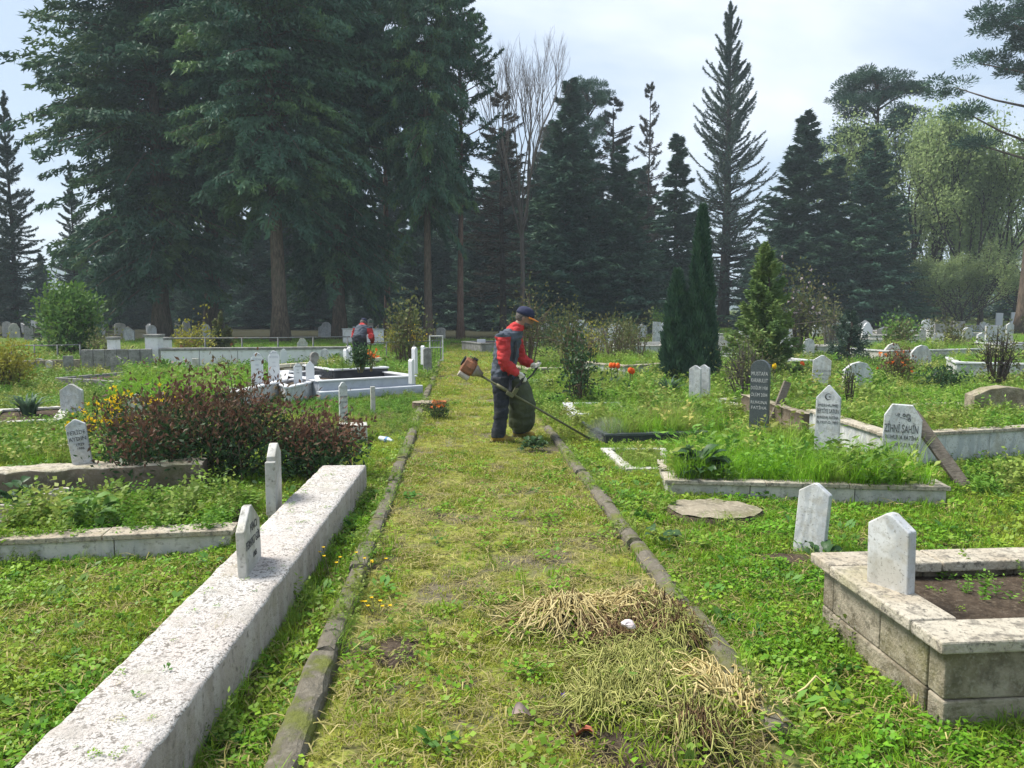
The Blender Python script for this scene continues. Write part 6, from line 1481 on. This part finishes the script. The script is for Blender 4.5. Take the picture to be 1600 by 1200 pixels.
def remesh(name, mb, mats, voxel, parent, smooth=6, wrinkle=None, mat_fn=None):
    me = mb.mesh(name + '_raw', mats)
    o = bpy.data.objects.new(name, me); COL.objects.link(o)
    r = o.modifiers.new('r', 'REMESH'); r.mode = 'VOXEL'; r.voxel_size = voxel
    s = o.modifiers.new('s', 'SMOOTH'); s.factor = .5; s.iterations = smooth
    dg = bpy.context.evaluated_depsgraph_get(); dg.update()
    m2 = bpy.data.meshes.new_from_object(o.evaluated_get(dg)); bpy.data.objects.remove(o)
    if wrinkle:
        for v in m2.vertices:
            c = v.co; amp, sc = wrinkle
            q = mnoise.noise(Vector((c.x * sc, c.y * sc, c.z * sc * 1.9))) + .5 * mnoise.noise(Vector((c.x * sc * 2.3, c.y * sc * 2.3, c.z * sc * 4)))
            v.co = c + v.normal * q * amp
    m2.materials.clear()
    for mt in (mats if isinstance(mats, list) else [mats]): m2.materials.append(mt)
    for p in m2.polygons:
        p.use_smooth = True
        if mat_fn: p.material_index = mat_fn(p.center)
    return put(name, m2, parent)
def limb(mb, pts, radii, n=12):
    pts = [Vector(p) for p in pts]; rings = []; ref = Vector((0, 1, 0))
    for i, p in enumerate(pts):
        d = (pts[min(i + 1, len(pts) - 1)] - pts[max(i - 1, 0)]).normalized()
        u = (ref - d * ref.dot(d)).normalized(); w = d.cross(u); rr = radii[i]; a, b = rr if hasattr(rr, '__len__') else (rr, rr)
        rings.append((p, u * a, w * b))
    mb.loft(rings, n)
def lerp3(a, b, t): return tuple(a[i] + (b[i] - a[i]) * t for i in range(3))

def person(name, lab, loc, rz, J, detail=True, scale=1.0):
    r = empty(name, loc, rz); r.scale = (scale,) * 3; tag(r, lab, 'person')
    H, NK, CH, PV = J['head'], J['neck'], J['chest'], J['pelvis']
    fw = Vector(J['face']).normalized()                                  # direction of the face
    lat = Vector((0, 0, 1)).cross(fw).normalized(); upv = fw.cross(lat)
    Hc = Vector(H)
    def hp_(f, l, u): return Hc + fw * f + lat * l + upv * u
    # --- body: one continuous surface
    mb = MB()
    sk = [(-.115, .045, .05), (-.09, .066, .078), (-.05, .076, .090), (0, .080, .100), (.045, .078, .100), (.085, .062, .080), (.115, .025, .035)]
    mb.loft([(hp_(-.005 + (.012 if z < -.03 else 0), 0, z), lat * a, fw * b) for z, a, b in sk], 14)
    limb(mb, [hp_(-.025, 0, -.05), NK, lerp3(NK, CH, .5)], [.058, .056, .06])
    limb(mb, [lerp3(NK, CH, .55), CH, lerp3(CH, PV, .5), PV, (PV[0], PV[1], PV[2] - .07)], [(.07, .055), (.12, .085), (.125, .09), (.155, .115), (.12, .10)])
    for s in ('R', 'L'):
        limb(mb, [J['sh' + s], J['el' + s], J['wr' + s], lerp3(J['el' + s], J['wr' + s], 1.18)], [.058, .045, .029, .03])
        limb(mb, [J['hip' + s], J['kn' + s], J['an' + s], (J['an' + s][0] + .06, J['an' + s][1], .05), (J['an' + s][0] + .15, J['an' + s][1], .035)], [.082, .058, .038, .036, .028])
    nose = hp_(.105, 0, -.012); mb.loft([(hp_(.085, 0, .03), lat * .008, fw * .008), (hp_(.115, 0, -.018), lat * .016, fw * .016), (hp_(.095, 0, -.035), lat * .014, fw * .01)], 8)
    for sd_ in (-1, 1): mb.ball(hp_(-.01, sd_ * .083, -.01), (.018, .014, .03), n=8)
    mb.ball(hp_(.07, 0, -.10), .03, n=8)
    remesh('body', mb, M['skin'], .011, r, 3)
    # --- face
    for sd_ in (-1, 1):
        q = MB(); q.ball(hp_(.088, sd_ * .033, .012), .011, n=8); q.build('eye', M['hair'], r, smooth=True)
    q = MB(); q.loft([(hp_(.098, -.026, -.062), upv * .004, fw * .004), (hp_(.106, 0, -.06), upv * .008, fw * .008), (hp_(.098, .026, -.062), upv * .004, fw * .004)], 6); q.build('mouth', M['clay'] if False else M['hair'], r)
    # hair and short grey beard
    q = MB(); q.loft([(hp_(-.03, 0, z), lat * a, fw * b) for z, a, b in ((-.075, .05, .05), (-.03, .085, .082), (.02, .09, .09), (.06, .08, .085))], 14); q.build('hair', M['hair'], r, smooth=True)
    q = MB(); q.loft([(hp_(.035, 0, z), lat * a, fw * b) for z, a, b in ((-.125, .03, .038), (-.10, .058, .066), (-.07, .070, .072), (-.045, .076, .062))], 14); q.build('beard', M['hair'], r, smooth=True)
    # --- cap with its visor
    cp = MB(); cp.loft([(hp_(-.012, 0, z), lat * a, fw * b) for z, a, b in ((.028, .093, .116), (.06, .094, .116), (.095, .084, .104), (.125, .058, .07), (.138, .015, .02))], 18)
    cap_ = cp.build('cap', M['cap'], r, smooth=True)
    v = MB(); vs = []; n = 9
    for i in range(n):
        a = R(-62 + 124 * i / (n - 1)); k = math.cos(a * 1.35)
        i0 = hp_(-.012 + .114 * math.cos(a), .092 * math.sin(a), .036); i1 = hp_(-.012 + .114 * math.cos(a) + .075 * max(k, .1), .098 * math.sin(a), .022)
        vs += [i0, i1, i0 - upv * .006, i1 - upv * .006]
    fs_ = []
    for i in range(n - 1):
        a = i * 4; b = a + 4; fs_ += [(a, a + 1, b + 1, b), (a + 2, b + 2, b + 3, a + 3), (a + 1, a + 3, b + 3, b + 1)]
    v.add(vs, fs_); v.build('visor', M['orange'], cap_, smooth=False)
    # --- jacket: torso, collar and sleeves
    mb = MB()
    SR, SL = Vector(J['shR']), Vector(J['shL']); mid = (SR + SL) / 2; ax = (SL - SR); half = ax.length / 2; ax.normalize()
    C_, P_ = Vector(CH), Vector(PV)
    def torso(c, a, b):
        d = (Vector(NK) - P_).normalized(); f_ = ax.cross(d).normalized(); return (c, ax * a, f_ * b)
    N_ = Vector(NK)
    rings = [torso(P_ + Vector((0, 0, -.13)), .185, .145), torso(P_, .185, .148), torso(P_.lerp(C_, .35), .178, .140), torso(P_.lerp(C_, .7), .190, .145), torso(C_, .20, .145), torso(C_.lerp(N_, .45), .19, .125), torso(C_.lerp(N_, .78), .145, .105), torso(N_ + (Hc - N_) * .05, .085, .088), torso(N_ + (Hc - N_) * .42, .078, .082)]
    mb.loft(rings, 18)
    for s in ('R', 'L'):
        a, e_, w = Vector(J['sh' + s]), Vector(J['el' + s]), Vector(J['wr' + s]); ins = a.lerp(mid, .35)
        limb(mb, [ins, a, a.lerp(e_, .5), e_, e_.lerp(w, .45), w.lerp(e_, .12), w + (w - e_) * .02], [.09, .088, .080, .072, .066, .058, .050])
    def jm(c):
        best = 9; 
        for s in ('R', 'L'):
            a, e_, w = Vector(J['sh' + s]), Vector(J['el' + s]), Vector(J['wr' + s])
            for p, q in ((a, e_), (e_, w)):
                t_ = max(0, min(1, (c - p).dot(q - p) / (q - p).length_squared)); best = min(best, (c - (p + (q - p) * t_)).length - (.012 if p is e_ else 0))
        dt = abs((c - mid).dot(ax))
        if (c - N_).length < .125 and c.z > N_.z - .035: return 0
        if best < .098 and c.z < SR.z - .005 and dt > .12: return 0
        return 1
    remesh('jacket', mb, [M['red_cloth'], M['grey_cloth']], .013, r, 4, (.020, 12), jm)
    # --- trousers
    mb = MB()
    limb(mb, [P_ + Vector((0, 0, .06)), P_ + Vector((0, 0, -.02)), P_ + Vector((0, 0, -.13))], [(.165, .13), (.175, .14), (.155, .13)], 16)
    for s in ('R', 'L'):
        h, k, a = Vector(J['hip' + s]), Vector(J['kn' + s]), Vector(J['an' + s])
        limb(mb, [h + Vector((0, 0, .02)), h.lerp(k, .4), k, k.lerp(a, .5), a + Vector((0, 0, .05)), a + Vector((0.0, 0, -.015))], [.115, .108, .092, .086, .088, .094])
    remesh('trousers', mb, M['navy_cloth'], .013, r, 4, (.011, 9))
    # --- boots
    for s in ('R', 'L'):
        a = Vector(J['an' + s]); b = MB(); f_ = Vector(J.get('toe' + s, (1, 0, 0))).normalized(); l_ = Vector((-f_.y, f_.x, 0)); up_ = Vector((0, 0, 1))
        o_ = Vector((a.x, a.y, 0))
        b.loft([(o_ + f_ * x_ + up_ * z_, l_ * w_, up_ * h_) for x_, z_, w_, h_ in ((-.085, .05, .022, .035), (-.07, .055, .042, .055), (-.02, .07, .048, .07), (.05, .06, .050, .056), (.11, .046, .054, .043), (.165, .038, .048, .034), (.195, .032, .025, .02))], 12)
        b.loft([(o_ + up_ * z_, l_ * w_, f_ * w_ * 1.1) for z_, w_ in ((.05, .05), (.10, .055), (.14, .06))], 12)
        bo = b.build('boot', M['boot'], r, smooth=True)
        q = MB(); q.prism([(-.09, 0), (-.05, 0), (.2, 0), (.2, .018), (-.09, .018)], -.05, .05); q.v = [tuple(o_ + f_ * v[0] + l_ * v[1] + up_ * (v[2] + .001)) for v in q.v]; q.build('sole', M['black_plastic'], bo)
    # --- gloves: palm, four fingers bent round the grip, thumb from the side
    for s in ('R', 'L'):
        w, e_ = Vector(J['wr' + s]), Vector(J['el' + s]); g_ = Vector(J['grip' + s]); gd = Vector(J['gdir' + s]).normalized()
        d = (g_ - w).normalized(); pl = d.cross(gd).normalized()          # back of the hand looks along pl
        b = MB(); kn = w + (g_ - w) * 1.0 + pl * .030
        limb(b, [w - (g_ - w) * .35, w, w.lerp(kn, .5) + pl * .01, kn], [(.036, .036), (.034, .030), (.043, .026), (.045, .022)], 12)
        for i, l_ in enumerate((.075, .085, .080, .062)):
            off = gd * (.033 - .022 * i); k0 = kn + off - d * .01
            limb(b, [k0 - d * .02, k0 + d * .022, k0 + d * .034 - pl * l_ * .40, k0 + d * .010 - pl * l_ * .72, k0 - d * .012 - pl * l_ * .66], [.0115, .0115, .0105, .0095, .008], 8)
        t0 = w.lerp(kn, .45) + gd * .036
        limb(b, [t0 - gd * .02, t0 + gd * .012 - pl * .012, t0 + d * .032 + gd * .008 - pl * .040, t0 + d * .05 - gd * .006 - pl * .052], [.0145, .0135, .0115, .009], 8)
        b.loft([(w - (w - e_).normalized() * z_, d.orthogonal().normalized() * rr, d.cross(d.orthogonal().normalized()) * rr) for z_, rr in ((.065, .047), (.03, .044), (.0, .038))], 12)
        remesh('glove', b, M['glove'], .0055, r, 2)
    return r, J

s_ = .00782
def JP(px, py, y): return ((px - 790) * s_, y, (688 - py) * s_)
J1 = dict(head=JP(820, 496, .03), neck=JP(807, 511, .02), chest=JP(793, 534, .02), pelvis=JP(786, 585, .0), face=(1, -.08, -.42),
          shR=JP(786, 524, -.175), shL=JP(805, 523, .20), elR=JP(788, 563, -.245), elL=JP(814, 560, .26), wrR=JP(808, 580, -.20), wrL=JP(831, 570, .235),
          hipR=JP(783, 588, -.095), hipL=JP(792, 588, .10), knR=JP(784, 636, -.11), knL=JP(812, 634, .17), anR=JP(779, 678, -.10), anL=JP(812, 678, .25),
          gripR=JP(816, 587, -.20), gripL=JP(841, 571, .235), gdirR=(.55, .45, -.70), gdirL=(-.5, -.15, -.85), toeR=(1, -.15, 0), toeL=(1, .05, 0))
mp_ = gp(790, 689)
man, _ = person('person', 'person in a red and grey jacket and dark cap trimming grass at the path edge', mp_, 0, J1)
# green protective apron over the far leg, shoulder harness
mb = MB()
limb(mb, [JP(803, 590, .05), JP(811, 608, .06), JP(815, 630, .09), JP(816, 655, .13), JP(813, 671, .17)], [(.15, .125), (.17, .15), (.175, .165), (.165, .165), (.135, .145)], 18)
remesh('apron', mb, M['apron_green'], .014, man, 4, (.016, 7))
mb = MB()
hs = [JP(803, 515, .05), JP(803, 524, -.075), JP(806, 540, -.135), JP(801, 565, -.165), JP(797, 590, -.17), JP(797, 606, -.245)]
limb(mb, hs, [(.006, .02)] * len(hs), 6); mb.build('strap', M['navy_cloth'], man)
mb = MB()
hs = [JP(803, 514, .05), JP(790, 519, .02), JP(777, 535, .0), JP(771, 560, -.03), JP(778, 588, -.14)]
limb(mb, hs, [(.02, .006)] * len(hs), 6); mb.build('strap', M['navy_cloth'], man)

# --- brush cutter held by the worker
bc = empty('brush_cutter', mp_); tag(bc, 'dirty orange-engined brush cutter held by the standing worker', 'brush cutter')
e0 = Vector(JP(737, 573, -.27)); e1 = Vector(JP(929, 687, -.12)); ed = (e1 - e0).normalized()
eu = Vector((0, 0, 1)); eu = (eu - ed * eu.dot(ed)).normalized(); el_ = ed.cross(eu)
def EB(f, l, u): return e0 + ed * f + el_ * l + eu * u
mb = MB(); mb.tube([EB(.10, 0, 0), EB(.6, 0, 0), e1], .0135, 10); mb.build('shaft', M['shaft'], bc, smooth=True)
mb = MB(); mb.tube([EB(.36, 0, 0), EB(.56, 0, 0)], .021, 10); mb.build('sleeve', M['shaft'], bc, smooth=True)
mb = MB(); mb.loft([(EB(f, 0, .02), el_ * a, eu * b) for f, a, b in ((-.115, .05, .06), (-.10, .082, .098), (-.02, .095, .112), (.03, .090, .105), (.045, .06, .075))], 10)
en = mb.build('engine_cover', M['rust_orange'], bc, bevel=.006)
mb = MB(); mb.loft([(EB(f, 0, .015), el_ * a, eu * a) for f, a in ((.042, .078), (.07, .074), (.10, .050), (.16, .028))], 14); mb.build('clutch_housing', M['engine_grey'], bc, smooth=True)
mb = MB(); mb.loft([(EB(f, 0, -.10), el_ * .062, eu * .04) for f in (-.10, -.085, .02, .035)], 10); mb.build('fuel_tank', M['clay'], bc, bevel=.006)
for i in range(5):
    mb = MB(); mb.box((0, 0, 0), (.008, .14, .012), mat=Matrix((ed, el_, eu)).transposed().to_4x4()); mb.build('cooling_fin', M['black_plastic'], en, EB(-.07 + i * .022, 0, .135))
mb = MB(); mb.tube([EB(-.03, -.05, .135), EB(.03, -.05, .135)], .018, 8); mb.build('spark_cap', M['black_plastic'], bc)
mb = MB(); mb.tube([EB(-.115, 0, .05), EB(-.132, 0, .05)], .06, 12); mb.build('starter', M['black_plastic'], bc)
hb = [JP(806, 601, -.25), JP(812, 598, -.18), JP(822, 592, -.02), JP(832, 585, .12), JP(838, 577, .20), JP(841, 570, .235), JP(843, 564, .25)]
mb = MB(); mb.tube(hb, .011, 8); mb.build('handlebar', M['black_plastic'], bc, smooth=True)
mb = MB(); mb.tube([hb[4], hb[5], hb[6]], .018, 8); mb.build('grip', M['black_plastic'], bc, smooth=True)
hb2 = [JP(806, 601, -.25), JP(808, 598, -.27), JP(813, 594, -.23), JP(817, 586, -.20), JP(819, 580, -.19)]
mb = MB(); mb.tube(hb2, .011, 8); mb.build('handlebar', M['black_plastic'], bc, smooth=True)
mb = MB(); mb.tube([hb2[2], hb2[3], hb2[4]], .018, 8); mb.build('grip', M['black_plastic'], bc, smooth=True)
mb = MB(); mb.box((0, 0, 0), (.05, .05, .09), mat=Matrix((ed, el_, eu)).transposed().to_4x4()); mb.build('clamp', M['shaft'], bc, Vector(JP(805, 606, -.235)), bevel=.006)
mb = MB(); mb.box((0, 0, 0), (.10, .03, .05), mat=Matrix((ed, el_, eu)).transposed().to_4x4()); mb.build('hip_bracket', M['shaft'], bc, Vector(JP(797, 611, -.25)), bevel=.006)
mb = MB(); mb.tube([e1 - ed * .02, e1 + ed * .05, e1 + ed * .07 - Vector((0, 0, .03))], [.018, .026, .028], 10); mb.build('gear_case', M['black_plastic'], bc, smooth=True)
mb = MB(); mb.loft([(e1 + ed * .07 + Vector((0, 0, z_)), (rr, 0, 0), (0, rr, 0)) for z_, rr in ((-.055, .03), (-.045, .052), (-.02, .05), (-.01, .03))], 16); mb.build('string_head', M['black_plastic'], bc)
mb = MB(); vs = []
for i in range(9):
    a = R(120 + 150 * i / 8); o = Vector((math.cos(a), math.sin(a), 0)); c_ = e1 + ed * .07
    vs += [c_ + o * .03 + Vector((0, 0, .005)), c_ + o * .15 + Vector((0, 0, -.005)), c_ + o * .155 + Vector((0, 0, -.05))]
mb.add(vs, [(i * 3 + k, i * 3 + k + 1, i * 3 + k + 4, i * 3 + k + 3) for i in range(8) for k in (0, 1)]); mb.build('guard', M['black_plastic'], bc)
for k in range(2):
    a = k * math.pi + .6; c_ = e1 + ed * .07 + Vector((0, 0, -.03)); mb = MB(); mb.tube([c_, c_ + Vector((math.cos(a), math.sin(a), 0)) * .17], .0013, 4); mb.build('cutting_string', M['orange'], bc)

# --- the second, bent worker further back
Y2 = 21.0; p2 = Vector((xat(562, Y2), Y2, .05))
J2 = dict(head=(.30, .02, 1.18), neck=(.24, 0, 1.13), chest=(.17, 0, 1.02), pelvis=(0, 0, .80), face=(.75, 0, -.75),
          shR=(.20, -.20, 1.05), shL=(.20, .20, 1.05), elR=(.20, -.29, .80), elL=(.22, .29, .80), wrR=(.38, -.20, .66), wrL=(.40, .18, .70),
          hipR=(0, -.10, .80), hipL=(0, .10, .80), knR=(.05, -.12, .44), knL=(.08, .13, .44), anR=(-.02, -.12, .08), anL=(.05, .14, .08),
          gripR=(.44, -.17, .62), gripL=(.46, .15, .66), gdirR=(.5, .6, -.6), gdirL=(.5, -.6, .6), toeR=(1, 0, 0), toeL=(1, 0, 0))
person('person', 'person in a red jacket and grey vest bending over graves, seen from behind', p2, R(72), J2)
bc2 = empty('brush_cutter', p2, R(72)); tag(bc2, 'red-engined brush cutter of the bent worker, partly hidden behind the rose bush', 'brush cutter')
mb = MB(); mb.tube([(.05, -.36, .80), (.55, -.05, .55), (1.25, .35, .08)], .014, 8); mb.build('shaft', M['shaft'], bc2)
mb = MB(); mb.loft([((.05 - .17 * k, -.36 - .06 * k, .80 + .05 * k), (0, .10 * w_, 0), (0, 0, .10 * w_)) for k, w_ in ((-.1, .4), (0, .9), (.6, 1), (1, .7))], 10); mb.build('engine_cover', M['red_cloth'], bc2)
mb = MB(); mb.tube([(.48, -.25, .58), (.50, -.08, .58), (.52, .22, .68)], .012, 8); mb.build('handlebar', M['black_plastic'], bc2)

# ------------------------------------------------------------------ small puff at the cutter head, and the air
def volume(name, lab, ob_mesh, loc, dens, col, noise_=None, falloff=None):
    mt = bpy.data.materials.new(name); mt.use_nodes = True; t = mt.node_tree; t.nodes.clear()
    o = t.nodes.new('ShaderNodeOutputMaterial'); v = t.nodes.new('ShaderNodeVolumePrincipled'); t.links.new(v.outputs[0], o.inputs['Volume'])
    v.inputs['Color'].default_value = (*col, 1); v.inputs['Density'].default_value = dens; v.inputs['Anisotropy'].default_value = 0.0
    if noise_:
        tcn = t.nodes.new('ShaderNodeTexCoord'); f = nz(t, tcn.outputs['Object'], noise_, .38, .72, 3)
        ln = t.nodes.new('ShaderNodeVectorMath'); ln.operation = 'LENGTH'; t.links.new(tcn.outputs['Object'], ln.inputs[0])
        mr = t.nodes.new('ShaderNodeMapRange'); mr.inputs[1].default_value = 0; mr.inputs[2].default_value = falloff; mr.inputs[3].default_value = dens; mr.inputs[4].default_value = 0
        t.links.new(ln.outputs['Value'], mr.inputs[0])
        m_ = t.nodes.new('ShaderNodeMath'); m_.operation = 'MULTIPLY'; t.links.new(mr.outputs[0], m_.inputs[0]); t.links.new(f, m_.inputs[1]); t.links.new(m_.outputs[0], v.inputs['Density'])
    ob_mesh.materials.append(mt)
    o = put(name, ob_mesh, None, loc); o['kind'] = 'stuff'; return o
mb = MB(); mb.ball((0, 0, 0), (.36, .26, .22), n=16)
pc = mp_ + e1 + Vector((.14, -.02, .10))
volume('smoke', None, mb.mesh('smoke', []), pc, 5.0, (.80, .84, .88), 6, .30)
USE_HAZE = True
if USE_HAZE:
    mb = MB(); mb.box((0, 400, 39), (1980, 1120, 82))
    volume('haze', None, mb.mesh('haze', []), (0, 0, 0), .0010, (.78, .92, 1.0))
